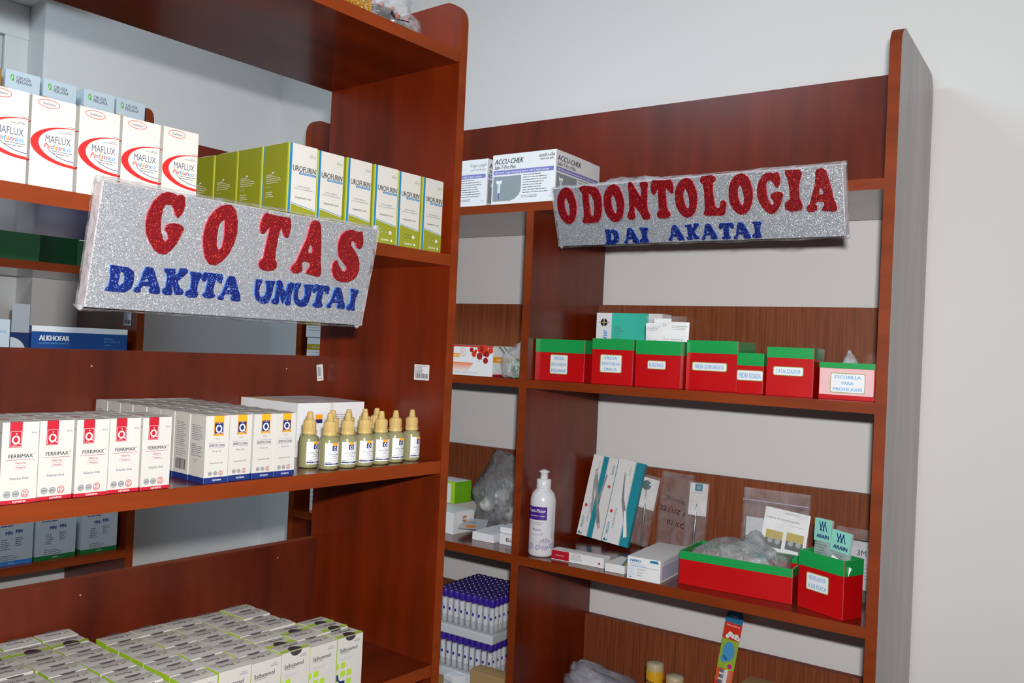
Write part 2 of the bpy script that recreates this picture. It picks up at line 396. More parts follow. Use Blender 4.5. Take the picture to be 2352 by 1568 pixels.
# ------------------------------------------------------------------ shelving units
def arch_panel(mb, x0, x1, depth, z1, r, m, edge, outer=None):
    """upright board with rounded top corners"""
    pts = [(0, 0)]; pts = [(0, 0), (depth, 0)]
    for i in range(7): a = i*PI/12; pts.append((depth-r+r*math.cos(a), z1-r+r*math.sin(a)))
    for i in range(7): a = PI/2+i*PI/12; pts.append((r+r*math.cos(a), z1-r+r*math.sin(a)))
    mb.mesh([(x1, p[0], p[1]) for p in pts], [tuple(range(len(pts)))], outer or m)
    mb.mesh([(x0, p[0], p[1]) for p in pts], [tuple(range(len(pts)))[::-1]], m)
    n = len(pts)
    mb.mesh([(x0, p[0], p[1]) for p in pts]+[(x1, p[0], p[1]) for p in pts], [(i, (i+1) % n, n+(i+1) % n, n+i) for i in range(n)], edge)
def unit(label, F, yo, panels, bays, shelves, strips, depth, top, stripmat, r=.035, group=None):
    m = F.at(0, yo, 0)
    t = thing('shelving_unit', label, 'shelves', m, group)
    for x0, x1 in panels:
        mb = MB(); mid = any(abs(b[1]-x0) < 1e-6 for b in bays) and any(abs(b[0]-x1) < 1e-6 for b in bays)
        if mid:
            zz = sorted(shelves)
            for (a, b), (c, d) in zip([(0, 0)]+zz[:-1], zz): mb.box(x0, 0, b, x1, depth, c, WOOD, front=EDGE)
            mb.build('middle_panel', t)
        else: arch_panel(mb, x0, x1, depth, top, r, WOOD, EDGE, SHEEN if stripmat is STRIP and x1 == 0 else None); mb.build('side_panel', t)
    for z0, z1 in shelves:
        if len(bays) > 1: mb = MB(); mb.box(bays[1][0], .0008, z0, bays[0][1], depth-.001, z1, WOODH, front=EDGE); mb.build('shelf', t)
    for b in bays:
        for z0, z1 in (shelves if len(bays) == 1 else []):
            mb = MB(); mb.box(b[0], 0.0008, z0, b[1], depth-.001, z1, WOODH, front=EDGE); mb.build('shelf', t)
        for z0, z1 in strips:
            if z1 > 2 and b is not bays[0]: continue
            mb = MB(); mb.box(bays[-1][0] if z1 > 2 else b[0], depth-.018, z0, b[1], depth, z1, WOOD if z1 > 2 else stripmat, top=EDGE); mb.build('back_board', t)
    return t
ZA = [(1.9318, 1.9493), (1.6219, 1.6391), (1.3076, 1.3266), (1.0005, 1.0182), (.692, .71), (.384, .402), (.08, .098)]
UA = unit('near reddish brown shelving unit holding the medicine cartons, at left', FA, 0, [(0, .0165), (-1.45, -1.4335)], [(-1.4335, 0)], ZA,
    [(1.6391, 1.783), (1.3266, 1.4732), (1.0182, 1.162), (.71, .855), (.402, .547)], .3, 2.029, BOARD)
ZB = [(1.7823, 1.8002), (1.423, 1.44), (1.0661, 1.0843), (.713, .731), (.36, .378), (.06, .078)]
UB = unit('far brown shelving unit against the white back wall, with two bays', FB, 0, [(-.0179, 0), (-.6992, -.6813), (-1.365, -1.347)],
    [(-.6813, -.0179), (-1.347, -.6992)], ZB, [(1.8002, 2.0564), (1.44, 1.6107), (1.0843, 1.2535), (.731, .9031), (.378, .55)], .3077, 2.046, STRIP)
ZC = [(1.9318, 1.9493), (1.622, 1.640), (1.312, 1.330), (.978, .996), (.67, .688), (.36, .378)]
UC = unit('dark brown shelving unit under the window, seen through the near shelves', FA, 1.04, [(.058, .076), (-1.3, -1.282)], [(-1.282, .058)], ZC,
    [(1.33, 1.45), (.996, 1.12), (.688, .80)], .3, 2.029, WOOD)
# stickers that belong to the near unit
def sticker(parent, O, U, W, w, h, name, rot=0, label=None, kind=0):
    mb = MB(); O, U, W = Vector(O), Vector(U), Vector(W); c, s = math.cos(rot), math.sin(rot)
    U, W = U*c+W*s, W*c-U*s; f = Face(mb, O, U, W, w, h)
    f.rrect(0, 0, 1, 1, min(w, h)*(.12 if kind else .02), PAPER, 3)
    if kind == 0:
        f.text('PROGRAMA DE SALUD', .5, .9, h*.07, DARKT, maxw=.8, l=5); f.lines(.06, .78, .3, 5, h*.085, h*.03, GREYT, 5); f.lines(.25, .78, .4, 5, h*.085, h*.03, DARKT, 5, seed=4)
        f.bars(.1, .12, .82, .3, BLACK, 24, 5); f.text('00001582', .7, .05, h*.045, GREYT, l=5)
    else:
        f.bars(.15, .3, .5, .55, GREYT, 12, 5); f.text('1043', .5, .15, h*.08, GREYT, l=5)
    return mb.build(name, parent, label=label)
sticker(UA, (0, .066, 1.4458), (0, -1, 0), (0, 0, 1), .0325, .024, 'barcode_sticker', label='white barcode sticker on the side panel')
sticker(UA, (-.017, .2815, 1.4305), (1, 0, 0), (0, 0, 1), .0135, .028, 'barcode_sticker', rot=.12, kind=1, label='small worn barcode sticker on the back board')
sticker(UC, (.0575, .06, 1.515), (0, -1, 0), (0, 0, 1), .035, .03, 'barcode_sticker')
# screws in the back boards
for z in (1.4632, 1.152):
    for x in (-1.2, -.72, -.40, -.08):
        mb = MB(); mb.lathe([(0.0, -.0006), (.0011, -.0004), (.0014, 0)], mat('screw head', 'b8a690', .4, .3), c=(x, .2819, z-.012), n=10, axis='y'); mb.build('screw', UA)
# outlines of the sign letters on the sign's plane, tenths of a millimetre
LET1=[
("G",[-1198,629,-1132,658,-1066,655,-1021,637,-975,656,-935,634,-917,544,-930,460,-974,398,-1009,425,-1038,490,-1075,528,-1139,520,-1159,460,-1161,345,-1143,233,-1101,146,-1073,124,-1044,165,-1064,214,-1101,256,-1091,303,-1042,333,-970,340,-919,328,-885,291,-912,211,-945,119,-993,43,-1051,-11,-1117,-13,-1181,20,-1248,104,-1299,188,-1322,299,-1314,413,-1276,532],[]),
("O",[-436,632,-364,638,-299,581,-257,466,-239,333,-251,220,-295,92,-359,-2,-441,-66,-521,-62,-586,9,-629,125,-650,242,-642,362,-615,461,-554,554,-498,605],[-419,469,-460,436,-483,384,-483,252,-468,157,-432,106,-395,159,-395,300]),
("T",[96,622,151,617,227,609,315,608,425,610,446,576,464,521,462,435,452,376,426,363,389,382,348,448,331,479,320,425,313,349,313,273,312,169,324,84,355,49,364,-7,328,-44,255,-63,179,-59,130,-31,109,14,124,53,156,84,160,170,166,274,174,396,175,471,146,425,114,374,78,367,52,408,42,471,53,547,70,595],[]),
("A",[755,616,810,634,860,622,892,582,939,401,967,246,992,109,1015,61,1026,-18,1011,-58,964,-62,890,-52,797,-36,811,10,837,52,834,92,808,107,737,109,709,78,732,36,729,-18,678,-51,609,-50,567,-10,574,34,626,88,652,179,686,290,720,402,731,511,735,574],[788,333,825,298,836,245,829,224,777,221,775,282]),
("S",[1347,591,1423,594,1477,581,1552,594,1581,538,1604,458,1600,395,1568,362,1521,370,1474,431,1442,458,1407,443,1410,402,1483,339,1559,265,1604,187,1619,94,1611,20,1560,-43,1480,-87,1380,-98,1287,-79,1225,-29,1183,49,1183,131,1215,180,1248,173,1279,120,1344,55,1385,44,1417,73,1401,113,1317,176,1245,239,1211,337,1205,417,1229,502,1278,559],[]),
("D",[-1618,-184,-1527,-191,-1435,-193,-1372,-227,-1355,-272,-1352,-353,-1371,-419,-1428,-461,-1530,-467,-1638,-459,-1636,-436,-1606,-410,-1603,-319,-1615,-240],[-1507,-246,-1471,-254,-1450,-304,-1455,-362,-1495,-401,-1516,-374,-1508,-310]),
("A",[-1243,-174,-1210,-163,-1167,-170,-1136,-215,-1097,-305,-1054,-383,-1043,-435,-1061,-452,-1115,-453,-1158,-445,-1171,-417,-1157,-380,-1188,-374,-1246,-379,-1267,-407,-1258,-435,-1281,-452,-1316,-452,-1334,-442,-1331,-413,-1293,-375,-1272,-287,-1260,-216],[-1207,-292,-1184,-325,-1242,-330,-1229,-300]),
("K",[-1032,-164,-911,-154,-899,-189,-916,-239,-867,-198,-857,-142,-776,-140,-758,-175,-810,-241,-863,-295,-828,-353,-771,-397,-777,-435,-864,-442,-890,-395,-906,-336,-918,-373,-898,-420,-912,-448,-985,-452,-1015,-430,-1019,-394,-987,-367,-988,-283,-998,-223,-1033,-191],[]),
("I",[-727,-166,-605,-169,-584,-195,-605,-247,-620,-311,-615,-373,-594,-421,-608,-454,-696,-461,-747,-440,-745,-397,-699,-368,-699,-293,-711,-220,-729,-191],[]),
("T",[-549,-154,-515,-157,-467,-160,-412,-160,-343,-159,-330,-174,-319,-198,-320,-235,-326,-261,-342,-266,-366,-258,-391,-230,-402,-216,-409,-240,-413,-273,-414,-306,-414,-351,-407,-388,-387,-403,-381,-427,-404,-444,-450,-452,-498,-450,-528,-438,-541,-419,-532,-401,-512,-388,-509,-351,-506,-306,-501,-252,-500,-220,-518,-240,-538,-262,-561,-265,-577,-247,-584,-220,-576,-187,-566,-166],[]),
("A",[-251,-179,-218,-167,-175,-174,-143,-220,-104,-311,-60,-391,-49,-443,-67,-460,-122,-461,-165,-453,-178,-424,-164,-388,-195,-381,-254,-386,-275,-415,-266,-444,-289,-461,-325,-460,-344,-450,-340,-421,-302,-382,-281,-293,-268,-221],[-214,-298,-191,-331,-250,-337,-237,-306]),
("U",[114,-176,201,-171,201,-202,182,-242,179,-309,198,-366,238,-387,271,-360,282,-301,266,-225,244,-198,252,-180,379,-174,379,-205,369,-235,366,-304,356,-392,333,-443,282,-466,214,-456,157,-417,128,-352,120,-286,114,-219],[]),
("M",[400,-179,429,-156,469,-162,496,-200,524,-262,554,-304,560,-248,568,-190,611,-164,656,-180,656,-230,646,-281,644,-352,657,-411,652,-454,597,-461,568,-433,578,-392,589,-346,584,-301,563,-378,537,-446,501,-383,474,-315,471,-365,485,-424,472,-455,412,-457,377,-437,380,-407,414,-380,414,-301,409,-232],[]),
("U",[668,-171,757,-166,758,-197,738,-238,735,-307,755,-364,797,-385,831,-358,842,-298,826,-221,803,-193,811,-175,943,-169,943,-201,932,-231,929,-301,919,-391,895,-442,842,-465,771,-456,712,-416,682,-350,674,-282,668,-215],[]),
("T",[977,-158,1011,-161,1059,-164,1114,-164,1182,-163,1195,-179,1206,-202,1205,-240,1199,-266,1183,-271,1160,-263,1134,-234,1123,-221,1117,-244,1113,-278,1112,-311,1112,-356,1119,-393,1138,-408,1144,-433,1122,-449,1076,-457,1029,-456,999,-443,985,-424,995,-407,1014,-393,1017,-356,1021,-310,1026,-257,1026,-224,1009,-244,988,-267,966,-270,950,-252,943,-224,951,-191,961,-170],[]),
("A",[1299,-177,1332,-166,1376,-173,1407,-217,1447,-304,1490,-380,1501,-431,1483,-447,1429,-448,1385,-440,1372,-413,1386,-377,1355,-371,1296,-376,1275,-404,1284,-431,1261,-448,1225,-447,1206,-437,1209,-409,1248,-372,1269,-286,1282,-218],[1336,-291,1359,-323,1300,-328,1313,-299]),
("I",[1550,-166,1666,-170,1686,-195,1666,-247,1652,-311,1656,-374,1676,-422,1663,-455,1579,-462,1530,-441,1533,-397,1577,-368,1577,-294,1565,-221,1548,-191],[]),
]
LET2=[
("O",[-2430,583,-2372,557,-2317,508,-2279,404,-2253,300,-2254,185,-2286,45,-2333,-56,-2405,-118,-2494,-136,-2568,-104,-2643,-22,-2689,92,-2699,210,-2683,352,-2640,453,-2563,538,-2495,572],[-2479,391,-2445,337,-2422,233,-2421,116,-2445,27,-2482,42,-2514,121,-2527,213,-2522,316]),
("D",[-2135,561,-2054,579,-1902,564,-1783,537,-1715,482,-1673,354,-1674,215,-1698,64,-1746,-61,-1817,-128,-1973,-137,-2129,-133,-2160,-80,-2110,-4,-2097,137,-2097,291,-2090,444,-2142,511],[-1946,422,-1894,406,-1867,328,-1844,276,-1851,149,-1880,23,-1924,-14,-1955,39,-1952,167,-1957,295]),
("O",[-1368,564,-1309,539,-1255,491,-1217,388,-1191,285,-1192,172,-1224,34,-1270,-66,-1342,-126,-1431,-144,-1505,-113,-1579,-32,-1625,80,-1635,197,-1619,337,-1576,436,-1500,520,-1432,553],[-1416,375,-1382,322,-1359,219,-1358,105,-1382,16,-1419,31,-1451,110,-1464,200,-1459,301]),
("N",[-1053,571,-1009,578,-970,547,-913,440,-834,289,-809,372,-806,456,-829,494,-808,553,-744,563,-670,549,-650,506,-675,447,-692,304,-718,148,-710,38,-672,-50,-686,-110,-759,-134,-827,-116,-871,-15,-931,74,-986,139,-993,28,-983,-59,-1025,-112,-1111,-112,-1151,-63,-1140,-1,-1097,59,-1082,230,-1070,377,-1076,500],[]),
("T",[-553,572,-494,567,-411,559,-316,558,-197,561,-175,525,-155,470,-157,382,-168,322,-195,309,-236,328,-280,395,-299,426,-311,372,-318,293,-318,216,-319,109,-306,23,-273,-12,-262,-70,-302,-108,-380,-127,-463,-123,-515,-95,-539,-49,-522,-9,-488,23,-483,110,-477,216,-469,342,-468,418,-498,371,-533,319,-572,311,-600,353,-611,418,-599,495,-581,545],[]),
("O",[116,566,173,541,226,494,263,392,288,291,286,180,256,44,211,-54,141,-114,55,-132,-17,-101,-89,-21,-134,89,-143,204,-128,342,-86,440,-12,523,54,555],[69,380,102,328,125,226,126,113,102,27,66,41,35,118,23,207,28,307]),
("L",[405,570,494,574,594,572,653,534,655,483,600,436,589,317,595,156,607,40,641,4,693,18,702,92,728,131,778,133,816,74,794,-28,761,-118,717,-129,579,-120,427,-121,377,-75,412,-7,418,120,424,305,416,420,370,469,369,527],[]),
("O",[1127,564,1183,539,1236,493,1273,391,1298,290,1297,179,1266,43,1221,-55,1152,-115,1066,-132,994,-101,922,-22,878,88,868,203,884,341,925,439,999,521,1065,554],[1080,379,1113,327,1136,225,1137,113,1113,26,1077,40,1046,117,1034,206,1039,306]),
("G",[1497,506,1564,535,1631,532,1678,513,1724,533,1765,510,1783,420,1770,335,1725,272,1689,300,1660,365,1623,403,1557,395,1537,335,1535,219,1553,106,1596,18,1624,-4,1654,37,1633,87,1595,129,1606,177,1656,207,1729,214,1781,201,1816,165,1788,84,1754,-9,1705,-86,1646,-140,1580,-142,1514,-109,1446,-24,1394,61,1371,172,1378,287,1418,407],[]),
("I",[1870,550,2102,542,2142,484,2103,365,2075,218,2082,75,2123,-36,2096,-111,1928,-127,1830,-80,1836,20,1923,87,1923,258,1899,426,1866,493],[]),
("A",[2379,520,2437,537,2490,525,2525,485,2574,304,2604,148,2630,11,2654,-37,2666,-117,2650,-156,2600,-161,2521,-150,2423,-134,2438,-88,2465,-46,2463,-6,2434,8,2359,11,2329,-20,2353,-62,2351,-117,2297,-149,2223,-148,2178,-109,2186,-64,2241,-10,2269,81,2305,193,2341,305,2353,414,2357,478],[2413,235,2452,200,2465,147,2457,127,2401,124,2400,184]),
("D",[-1677,-268,-1577,-275,-1477,-277,-1408,-313,-1390,-359,-1386,-443,-1407,-512,-1470,-555,-1581,-562,-1699,-553,-1697,-529,-1664,-503,-1661,-408,-1674,-326],[-1556,-333,-1517,-341,-1493,-393,-1499,-453,-1542,-493,-1565,-465,-1557,-398]),
("A",[-1180,-274,-1144,-262,-1097,-269,-1063,-315,-1021,-405,-974,-483,-962,-536,-981,-553,-1040,-553,-1087,-545,-1101,-517,-1086,-481,-1119,-474,-1183,-479,-1206,-508,-1196,-536,-1221,-553,-1259,-552,-1280,-542,-1276,-513,-1235,-475,-1212,-386,-1198,-316],[-1140,-392,-1115,-425,-1179,-430,-1165,-400]),
("I",[-922,-268,-768,-271,-742,-296,-768,-347,-787,-409,-781,-469,-755,-517,-772,-548,-883,-555,-948,-535,-945,-493,-887,-465,-887,-392,-902,-321,-925,-292],[]),
("A",[-253,-262,-216,-250,-170,-257,-136,-302,-95,-389,-48,-465,-36,-516,-55,-532,-114,-533,-161,-525,-175,-498,-159,-462,-192,-456,-255,-461,-278,-489,-268,-516,-293,-533,-331,-532,-352,-522,-348,-494,-307,-457,-284,-371,-271,-302],[-213,-376,-188,-408,-251,-413,-237,-384]),
("K",[0,-259,120,-249,132,-283,115,-330,164,-291,173,-238,254,-236,272,-269,221,-332,168,-383,202,-438,259,-480,253,-516,167,-523,141,-478,125,-422,113,-458,133,-502,119,-529,46,-532,16,-512,13,-478,45,-452,43,-372,34,-315,-2,-284],[]),
("A",[394,-265,429,-254,473,-261,506,-305,546,-392,591,-468,602,-519,584,-535,527,-536,483,-528,469,-501,484,-466,452,-459,392,-464,369,-492,379,-519,355,-536,319,-535,299,-525,303,-497,342,-460,364,-374,377,-306],[432,-379,456,-411,396,-416,409,-387]),
("T",[675,-253,710,-256,761,-259,818,-259,890,-258,903,-273,915,-296,914,-333,907,-358,891,-363,866,-355,839,-327,828,-314,821,-337,817,-369,816,-402,816,-446,823,-482,844,-497,850,-521,826,-536,779,-544,729,-543,697,-531,683,-512,693,-495,714,-482,717,-446,721,-401,725,-349,726,-318,708,-337,686,-359,663,-362,646,-345,639,-318,647,-286,658,-265],[]),
("A",[994,-267,1030,-256,1076,-263,1110,-308,1151,-397,1197,-475,1209,-527,1190,-544,1132,-544,1086,-536,1072,-508,1087,-472,1054,-466,992,-471,969,-499,979,-527,954,-544,917,-543,896,-533,900,-505,941,-467,963,-379,977,-309],[1034,-384,1058,-417,996,-422,1010,-392]),
("I",[1256,-257,1389,-261,1412,-285,1390,-335,1373,-397,1378,-456,1401,-503,1386,-534,1290,-541,1233,-521,1236,-479,1286,-452,1286,-380,1273,-309,1254,-281],[]),
]

# ------------------------------------------------------------------ glitter signs

GSIL = glitter('silver glitter foam', '7c8087', 'b0b4ba', .42, .35, 1300, .95, .5)
GRED = glitter('red glitter foam', '640610', '8c0916', .35, .2, 1100, .945, .35, 'e8583c'); GREDS = mat('pink foam edge', 'd8465e', .6)
GBLU = glitter('blue glitter foam', '0a1858', '12287c', .35, .2, 1100, .93, .35, '7a9cf0'); GBLUS = mat('light blue foam edge', '2f6cc4', .6)
FOAM = mat('pinkish white foam core', 'e6dade', .6)
def sign(label, m, w, h, th, letters, nbig, wrapseed):
    t = thing('glitter_sign', label, 'sign', m, 'glitter foam signs hanging from the shelf edges')
    mb = MB(); mb.box(-w/2, .0012, -h/2, w/2, th, h/2, FOAM, front=GSIL, bottom=mat('dark underside foam', '58585c', .6)); mb.build('sign_board', t, bevel=.0012)
    for i, (g, o, inn) in enumerate(letters):
        A = [(o[k]/1e4, o[k+1]/1e4) for k in range(0, len(o), 2)]; B = [(inn[k]/1e4, inn[k+1]/1e4) for k in range(0, len(inn), 2)]
        mb = MB(); big = i < nbig
        mb.prism(A, B, .0022, GRED if big else GBLU, GREDS if big else GBLUS, O=(0, .0012, 0))
        mb.build('letter', t, label=('red' if big else 'blue')+' glitter letter '+g)
    # clear film wrapped round the board, gathered at the corners
    wr = MB(); g = .0035; N = 40
    loop = [(-w/2-g, -g), (-w/2-g, th+g)]
    for zz, s in ((h/2, 1), (-h/2, -1)):
        V = []
        for i in range(N+1):
            x = -w/2-g+(w+2*g)*i/N; q = .0025*abs(smooth_noise(x*30, wrapseed, s, 1.3))
            for j in range(5): V.append((x, -.0025+(th+.003)*j/4, zz+s*(.0008+q+(.002 if 0 < j < 4 else 0)+.0022*smooth_noise(x*18, j*.7, wrapseed, 1))))
        wr.mesh(V, [(5*i+j, 5*(i+1)+j, 5*(i+1)+j+1, 5*i+j+1) for i in range(N) for j in range(4)], CLEAR, True)
    for xx, s in ((-w/2, -1), (w/2, 1)):
        V = []
        for i in range(17):
            z = -h/2+h*i/16
            for j in range(5): V.append((xx+s*(.001+.002*abs(smooth_noise(z*40, j, wrapseed, 1))), -.0022+(th+.003)*j/4, z))
        wr.mesh(V, [(5*i+j, 5*(i+1)+j, 5*(i+1)+j+1, 5*i+j+1) for i in range(16) for j in range(4)], CLEAR, True)
        for zz in (-1, 1): wr.mesh(*blob((xx+s*.001, th*.4, zz*(h/2+.001)), .0042, wrapseed+zz), CLEAR, True)
    wr.build('plastic_wrap', t)
    return t
def blob(c, r, seed):
    V = []; n = 8
    for a in range(n+1):
        for b in range(n):
            ph, th = PI*a/n, 2*PI*b/n; x, y, z = math.sin(ph)*math.cos(th), math.sin(ph)*math.sin(th), math.cos(ph)
            q = r*(1+.7*smooth_noise(x, y, z, 2.5, seed)); V.append((c[0]+x*q, c[1]+y*q, c[2]+z*q))
    return V, [(a*n+b, (a+1)*n+b, (a+1)*n+(b+1) % n, a*n+(b+1) % n) for a in range(n) for b in range(n)]
s1 = sign('silver glitter sign with red letters GOTAS over blue DAKITA UMUTAI', FA.at(-.3634, -.0195, 1.58649, -.02138, .21602, .00131), .3634, .1310, .0195, LET1, 5, 3)
s2 = sign('silver glitter sign with red letters ODONTOLOGIA over blue DAI AKATAI', FB.at(-.3399, -.041, 1.75825, -.07935, .31427, .01096), .5547, .1130, .0195, LET2, 11, 9)

# ------------------------------------------------------------------ near unit, upper shelf: tall white cartons with the red swoosh
S1 = 1.6395; S2 = 1.3270; S3 = 1.0186; S0 = 1.9497
def arc(cx, cy, rx, ry, a0, a1, n=22): return [(cx+rx*math.cos(a0+(a1-a0)*i/n), cy+ry*math.sin(a0+(a1-a0)*i/n)) for i in range(n+1)]
SWOO = mat('red swoosh', 'd81e1e', .5)
def maflux(F):
    f = F['front']; W, Hh = f.w, f.h
    f.ring(.38, .935, .0105, .0042, .0006, SWOO); f.text('Gabblani', .38, .935, .0026, GREYT, maxw=.4, shear=.2)
    o = arc(1, .488, 1, .225, PI/2, 3*PI/2); i = arc(1, .5, .82, .205, PI/2, 3*PI/2)
    f.poly(o+i[::-1], SWOO); f.ring(1.28, .46, .0475, .0165, .0004, NAVY, n=60) if 0 else None
    f.poly(arc(1.0, .56, .72, .23, PI*1.17, PI*1.5)+arc(1.0, .567, .72, .23, PI*1.17, PI*1.5)[::-1], NAVY)
    f.text('MAFLUX', .62, .553, .0074, mat('slate print', '48506a', .6), w=.58, bold=.0)
    x = .30
    for s, c in (('Pe', 'c8392f'), ('d', '2d7fc0'), ('i', 'e0c43a'), ('á', 'd0662c'), ('t', '5a57a8'), ('r', 'c8392f'), ('i', '2d7fc0'), ('co', '3a8ec0')):
        wd = f.text(s, x, .47, .0050, mat('ink '+c, c, .6), al='l', shear=.25, bold=.01); x += wd/f.w*1.0+.006
    f.lines(.5, .42, .46, 2, .0024, .0007, GREYT, seed=2); f.text('60 mL', .86, .66, .0015, GREYT); f.lines(.62, .64, .34, 1, .002, .0005, GREYT)
    f.rect(.86, .4, .14, .006, DARKT) if 0 else None
    f.rect(.82, .722, .18, .004, mat('slate print', '5b6478', .6))
    l = F['left']; l.rect(0, .70, 1, .012, SWOO); l.rect(0, .272, 1, .022, SWOO); l.rect(0, .245, .4, .008, DARKT); l.rect(0, .225, .4, .008, DARKT)
MW = .0422
for k in range(5):
    x = -.6475+.0456*k
    lb = 'tall white carton with red swoosh on upper near shelf, %s' % ['leftmost, cut by photo edge', 'second from left', 'third from left', 'fourth from left', 'rightmost beside green cartons'][k]
    m = FA.at(x, .0045+.0012*(k % 2), S1, .01*((k*7) % 3-1))
    if k == 0: mx0 = carton('syrup_carton', lb, 'medicine carton', m, MW, .032, .0893, maflux, 'white cartons with a red swoosh on the upper near shelf')
    else: dup(mx0, m, lb)
# green and white syrup cartons
def uro(F):
    f = F['front']; cap = mat('yellow green edge', 'b3b92c', .5)
    f.rect(0, 0, .035, 1, cap, 1); f.rect(.035, 0, .085, 1, BLUE, 1)
    f.poly([(.135, 0), (1, 0), (1, .235), (.135, .29)], OLIVE, 1); f.poly([(.135, .30), (1, .245), (1, .252), (.135, .307)], BLUE, 1)
    f.frame(.72, .865, .24, .05, .00025, LIMEY); f.text('120 mL', .84, .89, .0022, GREYT, maxw=.2)
    f.text('UROFURIN', .56, .715, .0076, BLACK, w=.80, bold=.014); f.text('®', .985, .735, .0014, BLACK)
    f.rect(.38, .648, .6, .025, BLUE); f.text('Nitrofurantoína 25 mg / 5 mL', .68, .661, .0013, PAPER, maxw=.56, l=3)
    f.text('ESTADO PERUANO', .56, .505, .0017, GREYT, maxw=.45); f.text('(LIC N° 24-2021-CENARES/MINSA-2)', .57, .475, .0014, GREYT, maxw=.78)
    f.text('Suspensión oral', .56, .375, .0028, DARKT, maxw=.56, bold=.005)
    for i, mm in enumerate((LIMEY, LIMEY, RED)): f.ring(.42+.17*i, .15, .0027, .0027, .0004, PAPER if i < 2 else RED); 
    f.disc(.76, .15, .0026, PAPER, 2); f.text('PE', .76, .157, .0014, RED, l=3); f.text('RU', .76, .143, .0014, RED, l=3); f.text('EPS', .42, .15, .0012, PAPER, l=3); f.text('NO', .59, .15, .0012, PAPER, l=3)
    f.text('IQFARMA', .55, .05, .0026, PAPER, l=3, maxw=.45); f.rect(.8, .035, .06, .03, PAPER, 2)
    l = F['left']; l.rect(.955, 0, .045, 1, cap); l.rect(.35, .655, .09, .018, PAPER, 2); l.text('IQFARMA', .14, .64, .0022, PAPER, al='l', maxw=.4)
    l.lines(.12, .615, .62, 4, .0026, .0007, PAPER); l.text('Lima - Perú', .12, .50, .0016, PAPER, al='l'); l.lines(.12, .43, .4, 3, .0028, .0008, PAPER, seed=8)
    l.rect(.1, .04, .62, .16, PAPER, 1); l.bars(.13, .06, .56, .12, BLACK, 20)
UW = .0435; UD = .0525
u0 = None
for k in range(6):
    lb = 'olive green and white syrup carton, %s in the front row' % ['leftmost', 'second from left', 'third from left', 'third from right', 'second from right', 'rightmost'][k]
    m = FA.at(-.3005+.0477*k, .002+.0015*((k*5) % 3), S1, .012*((k*3) % 4-1.5))
    if u0 is None: u0 = carton('syrup_carton', lb, 'medicine carton', m, UW, UD, .1068, uro, 'olive green and white syrup cartons', mats=dict(left=OLIVE, right=OLIVE))
    else: dup(u0, m, lb)
for k in range(1, 4):
    dup(u0, FA.at(-.3005-.0005*k, .002+.0545*k, S1, .01*(k % 2)), 'olive green syrup carton %s behind the leftmost front one' % ['', 'directly', 'second', 'third'][k])

# ------------------------------------------------------------------ middle shelf
def qlogo(f, x, y, w, h, body, line, top, topcol):
    """framed white Q mark under a coloured tab; fractions"""
    f.rect(x, y, w, h, body, 1); f.rect(x, y+h, w, top, topcol, 1)
    f.frame(x+.02, y+.008, w-.04, h-.016, .0003, line, 2)
    cx, cy = x+w/2, y+h*.45; rr = w*f.w*.33
    f.ring(cx, cy, rr, rr*1.12, rr*.42, PAPER, 3); f.disc(cx+.01, cy+rr*1.55/f.h, rr*.17, PAPER, 3)
    f.poly([(cx-.005, cy+rr*1.25/f.h), (cx+.012, cy+rr*1.2/f.h), (cx-.03, cy+.3*rr/f.h)], body, 4)
    f.poly([(cx+.02, cy-.7*rr/f.h), (cx+.36*w, cy-1.25*rr/f.h), (cx+.40*w, cy-1.1*rr/f.h), (cx+.06, cy-.55*rr/f.h)], PAPER, 4)
    f.rect(cx-.25*w, cy-rr*1.35/f.h, .36*w, .0035, PAPER, 3)
def seals(f, y, r, x0=.2, dx=.235):
    for i in (0, 1): f.disc(x0+dx*i, y, r, SILV, 1); f.disc(x0+dx*i, y, r*.8, mat('silver seal light', 'c3c6c6', .35, .4), 2); f.text(('EPS', 'NO')[i], x0+dx*i, y, r*.55, DARKT, l=3)
    x = x0+dx*2+.01; f.ring(x, y, r*1.08, r*1.2, r*.18, RED, 1); f.text('PE', x, y+r*.42/f.h, r*.7, RED, bold=.02, l=3); f.text('RU', x, y-r*.42/f.h, r*.7, RED, bold=.02, l=3)
def ferri(F):
    f = F['front']
    qlogo(f, .2, .69, .34, .205, RED, PAPER, .105, RED)
    f.text('20 mL', .87, .865, .0019, GREYT, maxw=.17); f.text('FERRIMAX', .525, .583, .0039, BLACK, w=.66); f.ring(.9, .605, .0007, .0007, .0002, DARKT)
    f.rect(.12, .532, .8, .005, CRIM); f.text('Hierro', .53, .498, .0025, CRIM, maxw=.28, bold=.005)
    f.frame(.36, .42, .36, .045, .00015, CRIM); f.text('50mg/mL', .54, .442, .0017, CRIM, maxw=.3)
    f.text('Solución Oral', .5, .31, .0024, mat('slate print', '5b6478', .6), maxw=.5); seals(f, .118, .0033)
    f.rect(0, 0, 1, .047, RED); f.text('IQFARMA', .54, .0235, .0021, PAPER, maxw=.4, bold=.01)
    l = F['left']; l.rect(0, 0, 1, .047, RED); l.rect(.75, .87, .25, .006, CRIM)
    F['right'].rect(0, 0, 1, .047, RED); t = F['top']; t.rect(.2, 0, .34, .06, RED)
fe0 = None
for k in range(5):
    for j in range(3 if k < 4 else 2):
        m = FA.at(-.6145+.0355*k, .004+.0305*j+.002*((k+j) % 2), S2, .012*((k*5+j*3) % 3-1))
        lb = 'small white and red drops carton, %s column from left, %s row' % (ordn(k), ['front', 'second', 'back'][j])
        if fe0 is None: fe0 = carton('drops_carton', lb, 'medicine carton', m, .0338, .029, .0799, ferri, 'white and red drops cartons on the middle near shelf')
        else: dup(fe0, m, lb)
